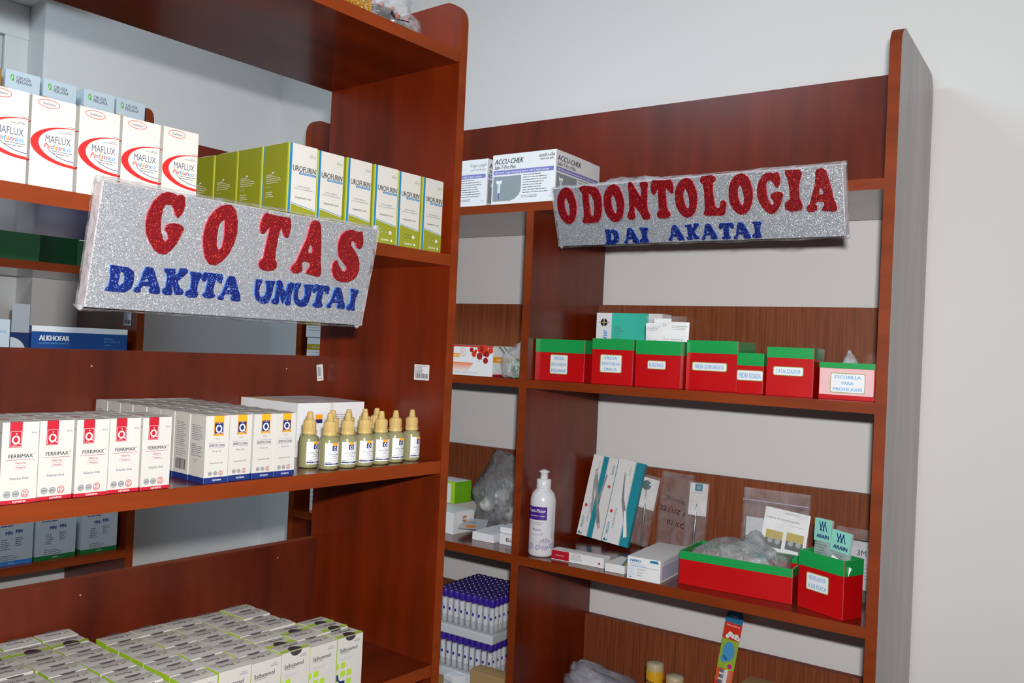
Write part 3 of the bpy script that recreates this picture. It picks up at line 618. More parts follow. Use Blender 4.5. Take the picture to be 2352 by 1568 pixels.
def sime(F):
    f = F['front']; LB = mat('blue line', '5a74a8', .6)
    qlogo(f, .34, .725, .42, .175, NAVY, ORNG, .1, ORNG)
    for a in (.34, .735): f.rect(a, .70, .025, .2, ORNG, 2)
    f.rect(.34, .70, .42, .025, ORNG, 2)
    f.text('15 mL', .52, .66, .0017, GREYT); f.rect(.14, .596, .72, .004, LB); f.rect(.14, .523, .72, .004, LB)
    f.text('SIMETICONA', .5, .56, .0031, DARKT, w=.66); f.text('80 mg / mL', .5, .475, .0018, GREYT, maxw=.38)
    f.text('Suspensión oral', .5, .30, .0020, GREYT, maxw=.54); seals(f, .145, .0026, .26, .22)
    f.rect(0, 0, 1, .088, NAVY); f.text('IQFARMA', .56, .046, .0020, PAPER, maxw=.38)
    l = F['left']; l.rect(0, 0, 1, .088, NAVY); l.lines(.12, .84, .75, 9, .0021, .0006, GREYT); l.text('IQFARMA', .12, .56, .0018, DARKT, al='l'); l.lines(.12, .53, .75, 6, .0022, .0007, GREYT, seed=6)
    l.lines(.3, .33, .3, 2, .0022, .0006, GREYT, seed=9)
    F['right'].rect(0, 0, 1, .088, NAVY)
def sime_bar(F):
    f = F['left']; F['front'].rect(0, 0, 1, .088, NAVY); f.rect(0, 0, 1, .088, NAVY); f.lines(.14, .85, .7, 13, .0023, .0006, GREYT); f.lines(.14, .45, .75, 4, .0025, .0006, GREYT, seed=4); f.bars(.14, .15, .7, .16, DARKT, 16)
    F['right'].rect(0, 0, 1, .088, NAVY)
si0 = si1 = None
for j in range(8):
    for k in range(4):
        m = FA.at(-.3955+.0322*k+.0008*((j*3+k) % 3), .005+.0338*j+.0008*((k*2+j) % 3), S2, .014*((k*5+j*3) % 3-1))
        lb = 'small white and blue drops carton, %s column from left, %s row from front' % (ordn(k), ordn(j))
        if j % 2 == 0:
            if si0 is None: si0 = carton('drops_carton', lb, 'medicine carton', m, .0308, .0328, .0792, sime, 'white and blue drops cartons on the middle near shelf')
            else: dup(si0, m, lb)
        elif si1 is None: si1 = carton('drops_carton', lb, 'medicine carton', m, .0308, .0328, .0792, sime_bar, 'white and blue drops cartons on the middle near shelf')
        else: dup(si1, m, lb)
# large white storage box behind the bottles
def bigw(F):
    f = F['front']; f.rect(.22, .45, .42, .36, mat('pale label', 'e2e3e6', .5)); f.rect(.26, .66, .1, .12, ORNG, 2); f.rect(.26, .62, .1, .07, NAVY, 3); f.lines(.5, .76, .35, 6, .003, .0009, GREYT)
    f.rect(.47, .83, .05, .17, mat('clear tape', 'dcd8d0', .2))
    l = F['left']; l.lines(.85, .12, .1, 3, .003, .0008, GREYT)
t = carton('storage_carton', 'large plain white carton behind the dropper bottles', 'carton', FA.at(-.1655, .1365, S2, .0), .128, .143, .0795, bigw, flap=False, base=TALL)
mb = MB(); mb.mesh([(.0, .141, .0795), (.128, .141, .0795), (.128, .001, .0797), (.0, .001, .0797), (.0, .075, .0825), (.128, .075, .081)], [(0, 1, 5, 4), (4, 5, 2, 3)], TALL)
mb.mesh([(.0, .141, .0797), (.0, .001, .0799), (.0, .075, .0827), (.001, .141, .079), (.001, .001, .079)], [(0, 1, 2)], CARD); mb.build('lid_flap', t)
# dropper bottles
BODY = mat('olive grey translucent plastic', '8b8a64', .22, coat=.4, noise=.04, nscale=20); BEIGE = mat('beige plastic cap', 'c7ab6c', .3, coat=.3)
def dropper(label, m, group, turn):
    t = thing('dropper_bottle', label, 'bottle', m, group); R = .0133
    mb = MB(); mb.lathe([(0, .0), (R*.86, 0), (R*.97, .0012), (R, .003), (R, .0385), (R*.96, .0412), (R*.82, .0432), (.0088, .0442), (.0084, .0462)], BODY); mb.build('bottle_body', t)
    mb = MB(); mb.lathe([(.0092, .0452), (.0101, .0458), (.0101, .0478), (.0092, .0482), (.0092, .0490), (.0106, .0493), (.0106, .0502), (.0088, .0507), (.0085, .0630), (.0078, .0643), (.0052, .0650), (.0036, .0745), (.0030, .0756), (0, .0758)], BEIGE, n=24)
    for i in range(12): a = i*PI/6; mb.box(.0084*math.cos(a)-.0004, .0084*math.sin(a)-.0004, .052, .0084*math.cos(a)+.0005, .0084*math.sin(a)+.0005, .062, BEIGE)
    mb.build('cap', t)
    mb = MB(); W = .026; Hh = .0305
    def warp(x, y, l):
        a = (x-W/2)/R - PI/2 + turn; q = R+.0002+l; return Vector((q*math.cos(a), q*math.sin(a), .0055+y))
    f = Face(mb, (0,0,0), (1,0,0), (0,0,1), W, Hh, warp)
    f.rect(0, 0, 1, 1, PAPER, 0); f.rect(.38, .88, .28, .12, ORNG, 1); f.rect(.38, .66, .28, .22, NAVY, 1); f.ring(.52, .76, .0021, .0024, .0009, PAPER, 3); f.disc(.53, .86, .0005, PAPER, 3)
    f.text('30 mL', .52, .6, .0011, GREYT); f.text('SULFATO FERROSO', .5, .5, .0014, DARKT, maxw=.72); f.text('15mg/mL', .5, .42, .0012, NAVY); f.text('Hierro elemental', .5, .34, .0011, GREYT, maxw=.7)
    f.text('Solución oral', .5, .23, .0012, GREYT); f.lines(.05, .15, .3, 1, .001, .0006, GREYT); f.rect(.02, .05, .96, .06, NAVY, 1); f.text('IQFARMA', .5, .08, .0010, PAPER); f.lines(.88, .9, .1, 14, .0017, .0007, GREYT, seed=5)
    mb.build('label', t); return t
spots = [(-.209, .052, 'front row, leftmost, half behind its neighbour'), (-.1965, .0245, 'front row, second from left'), (-.165, .0245, 'front row, third from left'), (-.134, .0245, 'front row, fourth from left'), (-.103, .0245, 'front row, third from right'), (-.071, .0285, 'front row, second from right'), (-.036, .030, 'front row, rightmost by the side panel'),
         (-.164, .0585, 'back row, leftmost'), (-.132, .062, 'back row, second from left'), (-.0975, .066, 'back row, second from right'), (-.069, .072, 'back row, rightmost')]
db = None
for i, (x, y, w_) in enumerate(spots):
    lb = 'olive dropper bottle with beige cap, '+w_; m = FA.at(x, y, S2, [.25, .05, -.12, -.05, -.1, .12, .3, 1.5, 2.1, -1.2, 2.5][i])
    if db is None: db = dropper(lb, m, 'dropper bottles on the middle near shelf', -.15)
    else: dup(db, m, lb)

# ------------------------------------------------------------------ lower shelf: inhaler cartons in rows
def leaf(f, x, y, r, flip):
    for a in (0, 1):
        for b in (0, 1):
            q = -1 if flip else 1; f.disc(x+(a-.5)*r*1.5*q/f.w, y+(b-.5)*r*1.1/f.h, r*.62, LIME if a == b else DARKT, 2, ry=r*.3, n=8)
def salfront(f):
    f.text('Salbutamol', .44, .795, .0053, DARKT, w=.68, bold=.008); f.text('100 mcg / Dosis', .12, .745, .0019, GREYT, al='l', maxw=.45)
    f.text('Frasco x', .88, .925, .0016, GREYT, al='r'); f.text('200 Dosis', .88, .895, .0019, GREYT, al='r')
    f.text('Aerosol para inhalación', .12, .655, .0017, mat('pale grey print', 'a9b0b4', .6), al='l', maxw=.58); f.text('Vía Inhalación Oral', .12, .63, .0017, mat('pale grey print', 'a9b0b4', .6), al='l', maxw=.45)
    for x, y, w in ((0, .485, .08), (.16, .49, .18), (.15, .345, .18), (.40, .345, .18), (.40, .195, .18), (0, .2, .07)): f.rrect(x, y, w, w*.55 if w > .1 else .1, .0016, LIME)
    f.poly([(0, .40), (.07, .40), (.09, .32), (.13, .285), (.33, .275), (.33, .19), (.12, .19), (.12, .24), (.08, .29), (0, .30)], NAVY, 2); f.text('Pharma', .66, .08, .0036, DARKT, maxw=.4)
def salA(F):
    salfront(F['front']); F['front'].poly([(.5+.2*math.cos(a), 1-.075*abs(math.sin(a))) for a in [PI*i/10 for i in range(11)]], NOTCH, 3)
def _fa(f):
    f.rect(0, 0, 1, .22, LIME); f.text('Pharma', .60, .62, .0058, DARKT, w=.42); leaf(f, .26, .6, .0022, 0)
    f.rect(.965, 0, .035, 1, LIME) if 0 else None; f.poly([(.5+.22*math.cos(a), .42*math.sin(a)) for a in [PI*i/10 for i in range(11)]], NOTCH, 3)
salA.flap = _fa
def salB(F): salfront(F['front'])
def _fb(f):
    f.text('Pharma', .40, .42, .0058, DARKT, w=.42, rot=PI); leaf(f, .78, .44, .0026, 1); f.poly([(.5+.22*math.cos(a), 1-.17*math.sin(a)) for a in [PI*i/10 for i in range(11)]], mat('dusky slot', '6a5f66', .5), 3)
salB.flap = _fb
SM = dict(left=LIME, right=LIME)
sa = [None, None]; rr = random.Random(2)
def salb(x, y, kind, label, rz=0):
    m = FA.at(x, y, S3, rz)
    if sa[kind] is None: sa[kind] = carton('inhaler_carton', label, 'medicine carton', m, .0440, .0292, .0805, [salB, salA][kind], 'white and lime green inhaler cartons on the lower near shelf', mats=SM)
    else: dup(sa[kind], m @ Matrix.Diagonal((1, 1, 1+.03*rr.random(), 1)), label)
rr = random.Random(2)
for k in range(6):                        # right block, column 0 is the rightmost
    for j in range(3 if k == 0 else 7):
        kind = 1 if (k == 0 or (k == 1 and j == 2) or (k == 2 and j < 2)) else 0
        salb(-.1855-.0451*k+rr.uniform(-.0006, .0006), .0005+.0302*j+rr.uniform(-.0005, .0005), kind, 'white and lime inhaler carton, right block, %s column from right, %s row from front' % (ordn(k), ordn(j)), rr.uniform(-.012, .012))
for k in range(6):                        # left block
    for j in range(9):
        if FA and (j < 3 and k > 1 or j < 5 and k > 3): continue      # below the picture
        salb(-.4625-.0461*k+rr.uniform(-.0006, .0006), -.0005+.0305*j+rr.uniform(-.0005, .0005), 1 if j == 7 else 0, 'white and lime inhaler carton, left block, %s column from right, %s row from front' % (ordn(k), ordn(j)), rr.uniform(-.012, .012))

# ------------------------------------------------------------------ on top of the near unit
GOLD = glitter('gold glitter card', '9c6a08', 'e0a21c', .3, .6, 900, .8, .5)
t = thing('gold_gift_box', 'gold glitter box on top of the near unit, cut by the photo top', 'box', FA.at(-.266, .001, S0))
mb = MB(); mb.box(0, 0, 0, .088, .1, .07, GOLD); mb.build('box_body', t); mb = MB(); mb.box(-.001, -.001, .05, .089, .101, .073, GOLD, front=mat('yellow card', 'd9b326', .4)); mb.build('box_lid', t)
t = thing('plastic_bag', 'clear bag of black packets with orange dots, on top of the near unit', 'bag', FA.at(-.105, .064, S0))
mb = MB(); bagmesh(mb, .052, .050, .030, film('shiny bag film', 'd0d0d6', .30), seed=4, amp=.4); mb.build('bag_film', t)
BLK = mat('black foil', '17141a', .3, coat=.4)
for i in range(5):
    a = i*1.3; mb = MB(); V, P = blob((0, 0, 0), 1, i)
    V = [(.030*v[0]+.022*math.cos(a), .026*v[1]+.018*math.sin(a), .013*v[2]+.017+.008*(i % 2)) for v in V]; mb.mesh(V, P, BLK, True)
    for q in range(14):
        b, e = q*2.4, .2+.05*q; v = Vector((.030*math.cos(b)*math.cos(e)+.022*math.cos(a), .026*math.sin(b)*math.cos(e)+.018*math.sin(a), .013*math.sin(e)+.017+.008*(i % 2)))
        mb.mesh(*blob(v, .0034, q), mat('orange dot', 'b04214', .4), True)
    mb.build('foil_packet', t)

# ------------------------------------------------------------------ far unit
B1 = 1.8006; B2 = 1.4404; B3 = 1.0847; B4 = .7314
TALL = mat('cool white carton', 'e9ebee', .4); BGREY = mat('grey blue photo print', '8f9a9f', .5); SLATE = mat('slate print', '48506a', .6)
# lancet cartons on the top shelf
def accu(F):
    def panel(f, side=False):
        k = 1 if not side else 1.05
        f.text('ACCU-CHEK', .03, .86, f.h*.105, BLACK, al='l', shear=.22, w=.46 if not side else .52, bold=.02); f.text('Safe-T-Pro Plus', .03, .745, f.h*.075, BLACK, al='l', shear=.2, w=.34 if not side else .4)
        f.rrect(.02, .595, .95, .085, .0012, PERI, 1); f.text('200 Sterile, single-use lancing devices with 3 depth settings', .04, .637, f.h*.04, PRINTW, al='l', w=.86, l=3)
        f.poly([(.02, .06), (.3, .06), (.38, .1), (.44, .17), (.47, .26), (.47, .56), (.02, .56)], BGREY, 1)
        f.rrect(.075, .41, .085, .085, .001, PRINTW, 2); f.rect(.085, .475, .065, .02, PERI, 3); f.rect(.095, .22, .045, .2, mat('pale blue print', 'cfe0ec', .5), 2); f.rect(.1, .17, .035, .06, PERI, 2); f.rect(.113, .10, .01, .07, NAVY, 2)
        f.lines(.5, .55, .42, 8, f.h*.05, f.h*.014, GREYT, 1); f.lines(.48, .14, .35, 2, f.h*.03, f.h*.01, GREYT, seed=4)
        if not side: f.ring(.93, .105, .0035, .002, .0004, LBLUE); f.text('Roche', .93, .105, .0018, LBLUE, l=2)
    panel(F['front']); panel(F['right'], True)
def accu_thai(F): accu(F); F['front'].text('แอคคิว-เช็ค', .86, .91, .0065, BLACK, maxw=.24); F['front'].text('เซฟ-ที-โปร พลัส', .86, .84, .0042, BLACK, maxw=.2)
def accu_ar(F):
    accu(F); f = F['front']; f.rect(.5, .7, .45, .27, TALL, 3); f.text('أكيو-تشيك', .84, .88, .0062, BLACK, maxw=.26, l=4); f.text('سيف-تي-برو بلس', .84, .79, .0042, BLACK, maxw=.25, l=4)
carton('lancet_carton', 'white and lilac lancet carton on the top shelf, beside the glitter sign', 'medicine carton', FB.at(-.793, .004, B1, .0), .156, .18, .104, accu_thai, base=TALL, group='white and lilac lancet cartons')
carton('lancet_carton', 'white and lilac lancet carton half hidden behind the near side panel', 'medicine carton', FB.at(-.962, .004, B1, .0), .156, .18, .0995, accu_ar, base=TALL, group='white and lilac lancet cartons')
t = thing('plastic_bag', 'flat clear plastic bag lying behind the long glitter sign', 'bag', FB.at(-.485, .085, B1))
mb = MB(); bagmesh(mb, .090, .055, .026, film('pale bag film', 'cfd2d6', .38), seed=21, amp=.4); mb.build('bag_film', t)

# paper covered boxes, red with a green rim
def redbox(label, x, y, z, w, d, h, rim, lines, lab, rz=0, name='paper_covered_box', wash=False, letter=None, group='red boxes with green rims', open_=True):
    m = FB.at(x, y, z, rz); t = thing(name, label, 'box', m, group); th = .0022; zr = h-rim
    mb = MB()
    mb.box(0, 0, 0, w, th, zr, TAPER); mb.box(0, d-th, 0, w, d, zr, TAPER); mb.box(0, th, 0, th, d-th, zr, TAPER); mb.box(w-th, th, 0, w, d-th, zr, TAPER); mb.box(th, th, 0, w-th, d-th, th, TAPER)
    mb.build('box_body', t)
    mb = MB(); e = .0004
    mb.box(-e, -e, zr, w+e, th, h, TAPEG); mb.box(-e, d-th, zr, w+e, d+e, h, TAPEG); mb.box(-e, th, zr, th, d-th, h, TAPEG); mb.box(w-th, th, zr, w+e, d-th, h, TAPEG); mb.build('green_rim', t)
    mb = MB(); f = Face(mb, (0, -e, 0), (1, 0, 0), (0, 0, 1), w, h)
    if wash: f.rect(.01, .12, .97, .72, mat('pink tissue', 'e8b9bd', .5, noise=.12, nscale=60), 1)
    if lab:
        lx, ly, lw, lh = lab; f.rrect(lx-.0012/w, ly-.0012/h, lw+.0024/w, lh+.0024/h, .003, mat('olive label edge', '93a04a', .5), 2); f.rrect(lx, ly, lw, lh, .0025, mat('label white', 'e8ecf0', .5), 3)
        n = len(lines); lc = mat('light blue lettering', '7fb2dc', .5)
        for i, s in enumerate(lines): f.text(s, lx+lw/2, ly+lh*(n-i-.5)/n, lh*h/n*.56, lc, w=lw*(.86 if len(s)*1.0 == max(map(len, lines)) else .86*len(s)/max(map(len, lines))), bold=.035, l=4)
        mb.build('name_label', t)
    # glossy tape lines along the front edges
    mb = MB(); gl = mat('glossy tape', 'e06a70', .12, alpha=.25, coat=.6)
    mb.box(w-.0012, -.0009, .001, w+.0006, -.0005, h-.001, gl); mb.build('tape_strip', t)
    return t
redbox('wide red box labelled FRESA REDONDA MEDIANA, beside the middle panel', -.6775, .024, B2, .1135, .075, .0835, .0265, ['FRESA', 'REDONDA', 'MEDIANA'], (.32, .18, .34, .44), .02)
redbox('red box with green rim labelled FRESA REDONDA ÚNICA', -.5475, .026, B2, .0855, .075, .0885, .021, ['FRESA', 'REDONDA', 'ÚNICA'], (.22, .27, .5, .37), .10)
redbox('red box with green rim labelled EUGENOL', -.4600, .0405, B2, .0915, .08, .088, .0265, ['EUGENOL'], (.28, .40, .38, .16), .05)
redbox('red box with green rim labelled FRESA QUIRÚRGICA', -.3662, .0640, B2, .0995, .085, .092, .0235, ['FRESA QUIRURGICA'], (.13, .40, .66, .15), -.02)
redbox('smallest, narrowest red box, labelled PIEDRA ROSADA', -.2635, .0520, B2, .0485, .04, .072, .0225, ['PIEDRA ROSADA'], (.02, .33, .96, .23), -.05)
redbox('red box with green rim labelled CATALIZADOR', -.2100, .0510, B2, .0805, .07, .0845, .0185, ['CATALIZADOR'], (.16, .43, .62, .16), .02)
redbox('low red box covered in pink tissue, rightmost of the labelled row', -.1215, .0600, B2, .0905, .07, .0620, .0095, ['ESCOBILLA', 'PARA', 'PROFILAXIS'], (.22, .2, .6, .5), .0, wash=True)
t = thing('knotted_bag', 'small knotted clear bag rising from the low pink box', 'bag', FB.at(-.079, .096, B2+.0035))
mb = MB(); bagmesh(mb, .022, .016, .030, BAG, seed=5, amp=.5, tail=(-.004, 0, .026, .22)); mb.build('bag_film', t)
# teal carton leaning behind the boxes
def anest(F):
    f = F['front']; f.rect(.0, 0, 1, 1, TALL, 1); f.rect(.24, 0, .56, 1, MINT, 2)
    for i in range(6): f.rect(.42+.06*i, 0, .38-.06*i, .62-.09*i, mat('mint fade %d' % i, (.16+.07*i, .62+.03*i, .52+.04*i), .5), 3+i)
    f.disc(.12, .86, .0085, BLACK, 3); f.rect(.115, .79, .01, .14, TALL, 4); f.rect(.04, .855, .16, .012, mat('gold print', 'b8974a', .5), 4)
    f.text('ne', .13, .68, .0135, mat('bright blue lettering', '2f8ce0', .5), rot=PI/2, bold=.02, l=4, shear=.2, maxw=1); f.lines(.29, .8, .14, 16, .0036, .0007, GREYT, 9)
    f.lines(.84, .85, .12, 6, .004, .0008, DARKT, 3)
carton('anaesthetic_carton', 'white and teal carton standing behind the red boxes', 'medicine carton', FB.at(-.6365, .20, B2, .0), .155, .045, .1475, anest, base=TALL, flap=False)
# leaflets in a clear sleeve
t = thing('leaflet_sleeve', 'folded white leaflets in clear sleeves standing in the red boxes', 'leaflet', FB.at(-.4535, .075, B2+.0035, .05))
for i, (a, b, hh, tl) in enumerate(((.0, .034, .119, .04), (.013, .048, .128, .02), (.040, .078, .123, -.02))):
    mb = MB(); f = Face(mb, (a, .004*i, 0), (math.cos(tl), 0, math.sin(tl)), (-math.sin(tl), 0, math.cos(tl)), b-a, hh); f.rect(0, 0, 1, 1, PRINTW, 0); f.lines(.08, .93, .84, 3, .003, .0007, GREYT, 1, seed=i)
    f.lines(.08, .72, .8, 4, .0042, .0008, GREYT, 1, seed=i+7); f.lines(.08, .5, .8, 8, .004, .0007, GREYT, 1, seed=i+3)
    mb.face([f.p(p*f.w, q*f.h, -8) for p, q in ((0, 0), (0, 1), (1, 1), (1, 0))], PRINTW); mb.build('leaflet', t)
mb = MB(); V = []
for j in range(9):
    for i in range(15): V.append((-.002+.082*i/14, -.006-.002*smooth_noise(i*.6, j*.6, 3, 1), .055+.078*j/8))
mb.mesh(V, [(15*j+i, 15*j+i+1, 15*j+i+16, 15*j+i+15) for j in range(8) for i in range(14)], ZIP, True); mb.build('clear_sleeve', t)

# test carton with red cells, left bay
def onsite(F):
    f = F['front']; rd = mat('cell red', 'd43a22', .5); dr = mat('cell dark red', 'a32018', .5)
    f.rect(0, .95, 1, .05, rd); f.rect(0, .60, .36, .13, ORNG, 1); f.text('Rapid Test', .28, .665, .0042, PRINTW, l=3, maxw=.3); f.ring(.42, .77, .0075, .0088, .0009, mat('orange ring', 'e8662c', .5), 3); f.disc(.42, .77, .0066, TALL, 2); f.text('QC', .42, .80, .0032, rd, l=4); f.text('PASSED', .42, .73, .0016, rd, l=4)
    for x, y, r, m in ((.6, .86, .0052, dr), (.68, .82, .0038, rd), (.65, .72, .0062, rd), (.76, .66, .0074, dr), (.84, .88, .0105, rd), (.90, .74, .0066, dr), (.97, .86, .0066, rd), (.85, .72, .004, dr), (.88, .52, .0064, dr), (.77, .90, .0080, rd)): f.disc(x*.98, y, r, m, 2)
    for x, y in ((.66, .96), (.74, .5), (.79, .56)): f.disc(x, y, .0012, dr, 2)
    for i in range(6): f.rect(0, .38-.05*i, .62-.02*i, .05, mat('orange fade %d' % i, (.85, .25+.1*i, .10+.12*i), .5), 1)
    f.text('CTK BIOTECH · +1 858 457 8698 · www.ctkbiotech.com', .5, .1, .0019, GREYT, maxw=.8)
    r = F['right']; r.rect(0, .47, .7, .19, ORNG); r.text('OnSite Rapid Test', .08, .565, .0048, PRINTW, al='l', maxw=.58, l=3); r.rect(0, 0, 1, .08, RED); r.poly([(.1, 1), (.16, 1), (.34, .7), (.28, .7)], BGREY); r.poly([(.22, 1), (.26, 1), (.42, .7), (.38, .7)], BGREY)
carton('test_kit_carton', 'white test kit carton with red bubbles and orange bands, left bay', 'medicine carton', FB.at(-.905, -.0+.002, B2, .0), .1365, .16, .0635, onsite, base=TALL)
t = thing('plastic_bag', 'knotted clear bag with green contents beside the red bubble carton', 'bag', FB.at(-.740, .047, B2))
mb = MB(); bagmesh(mb, .024, .036, .036, BAG, seed=11, amp=.4, tail=(.008, 0, .01, .4)); mb.build('bag_film', t)
mb = MB(); mb.mesh(*[q for q in [( [(v[0]*.9, v[1], v[2]) for v in blob((0, 0, .021), .019, 5)[0]], blob((0, 0, .021), .019, 5)[1])][0]], mat('green foil sachet', '1d6b3c', .35, coat=.4), True); mb.build('green_sachet', t)
# little coloured jar peeping out behind the side panel
t = thing('supplement_jar', 'small dark jar with coloured label, a sliver beside the near side panel', 'jar', FB.at(-.985, .10, B2))
mb = MB(); mb.lathe([(0, 0), (.022, 0), (.024, .003), (.024, .085), (.018, .095), (.018, .1)], mat('dark jar', '2c2a33', .3), n=24); mb.build('jar_body', t)
mb = MB(); mb.lathe([(.0243, .02), (.0243, .05)], mat('magenta label', '9a2f6a', .4), n=24); mb.lathe([(.0244, .05), (.0244, .075)], mat('orange label', 'c9782a', .4), n=24); mb.build('label', t)
mb = MB(); mb.lathe([(.02, .099), (.0205, .115), (.019, .118), (0, .118)], mat('grey jar lid', '55575c', .4), n=24); mb.build('lid', t)

# ---- third shelf, left bay
GRN = mat('leaf green print', '6fb512', .5, noise=.2, nscale=80)
def greenc(F): F['front'].rect(.0, 0, 1, 1, mat('lime border', 'a8d626', .5), 1); F['front'].rect(0, .02, .82, .88, TALL, 2); F['front'].lines(.3, .5, .3, 2, .004, .001, BLUE, 3)
carton('lime_carton', 'bright lime green and white carton at the back of the left bay', 'medicine carton', FB.at(-1.035, .157, B3+.0468, -.12), .070, .055, .051, greenc, base=TALL, mats=dict(right=GRN))
carton('plain_carton', 'plain white carton under the lime green carton', 'carton', FB.at(-1.085, .155, B3, -.12), .115, .10, .046, lambda F: F['front'].lines(.1, .8, .6, 3, .004, .001, GREYT), flap=False)
def ekf(F): F['right'].text('EKF', .55, .5, .0125, mat('rust print', 'c46a2a', .5), rot=-PI/2, bold=.04); F['right'].rect(.44, .15, .01, .62, GREYT)
carton('analyser_carton', 'white carton with rust coloured sideways letters, left bay', 'medicine carton', FB.at(-.9640, .064, B3, -.1), .070, .0655, .0475, ekf, base=TALL)
carton('flat_white_carton', 'flat blank white carton lying in front of the grey bag', 'carton', FB.at(-.8375, .052, B3, .0), .0565, .11, .0175, lambda F: None, base=TALL)
def bio(F): F['front'].text('Bio', .6, .5, .0085, DARKT, w=.5, bold=.0)
carton('bio_carton', 'small white carton with black lettering, beside the middle panel', 'medicine carton', FB.at(-.771, .06, B3, .0), .048, .09, .0225, bio, base=TALL)
carton('folded_carton', 'white open carton lying on the small black lettered carton', 'carton', FB.at(-.7745, .066, B3+.0235, .05), .052, .07, .0115, lambda F: None, base=TALL)
carton('square_carton', 'small square white carton on top of the open white carton', 'carton', FB.at(-.757, .10, B3+.036, .1), .04, .04, .017, lambda F: None, base=TALL)
t = thing('grey_plastic_bag', 'large crumpled grey clear bag of packets in the left bay', 'bag', FB.at(-.862, .218, B3))
GB = film('grey bag film', '9c9da1', .5, rough=.16, bump=.8, nscale=22)
mb = MB(); bagmesh(mb, .088, .044, .070, GB, seed=31, amp=.34, tail=(-.030, .01, .040, .75)); mb.build('bag_film', t)
for i, (x, y, z, rx) in enumerate(((-.04, -.02, .05, .5), (.0, -.025, .07, .9), (.03, -.01, .035, .2))):
    mb = MB(); mb.mesh(*blob((x, y, z), .020, 7+i), mat('pale packet', 'd6d6d2', .4), True); mb.build('packet', t)
t = thing('sachet', 'flat clear sachet with an orange label, sliding off the white carton', 'sachet', FB.at(-.868, .095, B3+.0215, .5, .30, .0))
mb = MB(); f = Face(mb, (-.03, -.022, 0), (1, 0, 0), (0, 1, 0), .06, .048); f.rect(0, 0, 1, 1, mat('cloudy film', 'a4a7ab', .25, coat=.5), 0); f.rect(.25, .12, .36, .26, mat('orange label', 'c9782a', .4), 1); f.lines(.3, .7, .4, 3, .004, .0009, DARKT, 2)
mb.face([f.p(p*f.w, q*f.h, -6) for p, q in ((0, 0), (0, 1), (1, 1), (1, 0))], mat('cloudy film', 'a4a7ab', .25)); mb.build('sachet_film', t)

# ---- third shelf, right bay
HD = mat('glossy white plastic', 'dfe0e6', .22, coat=.5); PURP = mat('purple print', '4a1c8c', .4)
t = thing('fluoride_bottle', 'tall white squeeze bottle with purple label beside the middle panel', 'bottle', FB.at(-.6540, .040, B3)); R = .0262
mb = MB(); mb.lathe([(0, 0), (R*.86, 0), (R*.96, .002), (R, .006), (R, .109), (R*.97, .117), (R*.86, .126), (R*.66, .132), (.0150, .1345), (.0142, .138)], HD, n=40); mb.build('bottle_body', t)
mb = MB(); mb.lathe([(.0150, .1365), (.0152, .1375), (.0150, .1535), (.0138, .1548), (.0085, .1552)], HD); mb.lathe([(.0078, .155), (.0078, .1668), (.0108, .1685), (.0110, .1702), (.0070, .1718), (.0035, .1738), (0, .1740)], HD); mb.build('push_cap', t)
mb = MB(); W, Hh = .070, .092; AIM = .42
def wz(x, y, l):
    a = (x-W/2)/R-PI/2+AIM; q = R+.0002+l; return Vector((q*math.cos(a), q*math.sin(a), .014+y))
f = Face(mb, (0, 0, 0), (1, 0, 0), (0, 0, 1), W, Hh, wz)
for i in range(12): f.rect(.02+.66*i/12, .66, .66/12+.001, .285, PURP, 1)
f.text('Tutti-Flúor', .36, .86, .0068, PRINTW, w=.56, l=3); f.text('Flúor Neutro • 1 minuto', .40, .75, .0030, PRINTW, w=.46, l=3)
f.lines(.2, .60, .4, 2, .0035, .0007, GREYT, seed=2); f.text('Neutro', .40, .455, .0058, PURP, w=.26, bold=.0)
for cx, cy, r, n in ((.66, .14, .0135, 16), (.22, .08, .0075, 11), (.44, .06, .0060, 10), (.90, .09, .007, 10), (.55, .36, .0028, 6)):
    for i in range(n):
        a = 2*PI*i/n; b = a+1.1/n; q = a-1.1/n
        f.mb.mesh([f.p(cx*W+p*math.cos(g), cy*Hh+p*math.sin(g), 1) for p, g in ((r*.12, a), (r*.8, q), (r, a), (r*.8, b))], [(0, 1, 2, 3)], PURP)
f.lines(.25, .33, .3, 1, .003, .0012, mat('pale lilac print', 'a79ac0', .5), seed=6); f.lines(.86, .75, .05, 16, .003, .0008, GREYT, seed=7)
mb.build('label', t)
def redw(F):
    f = F['front']; f.rect(.0, .06, .34, .9, RED); f.text('Articulating Paper', .16, .5, .0019, PRINTW, maxw=.26, l=3); f.lines(.37, .85, .3, 6, .0022, .0006, GREYT); f.rect(.90, .3, .035, .2, CRIM); F['top'].rect(0, 0, .34, 1, mat('dark red print', '7c1a1a', .4))
carton('slim_carton', 'slim red and white carton lying in front of the squeeze bottle', 'medicine carton', FB.at(-.6195, .026, B3, .035), .1155, .028, .0195, redw, base=TALL)
def sm(F): t = F['top']; t.poly([(.45, 1), (.75, 1), (1, .3), (1, .0), (.9, 0)], mat('mustard print', 'b7a02a', .5)); t.poly([(.38, 1), (.45, 1), (.9, 0), (.82, 0)], BLUE); t.rect(.5, .75, .3, .12, BLUE, 2)
carton('low_carton', 'low white carton with a yellow stripe on top, left of the syringe carton', 'medicine carton', FB.at(-.4945, .018, B3, .03), .041, .07, .0155, sm, base=TALL, flap=False)
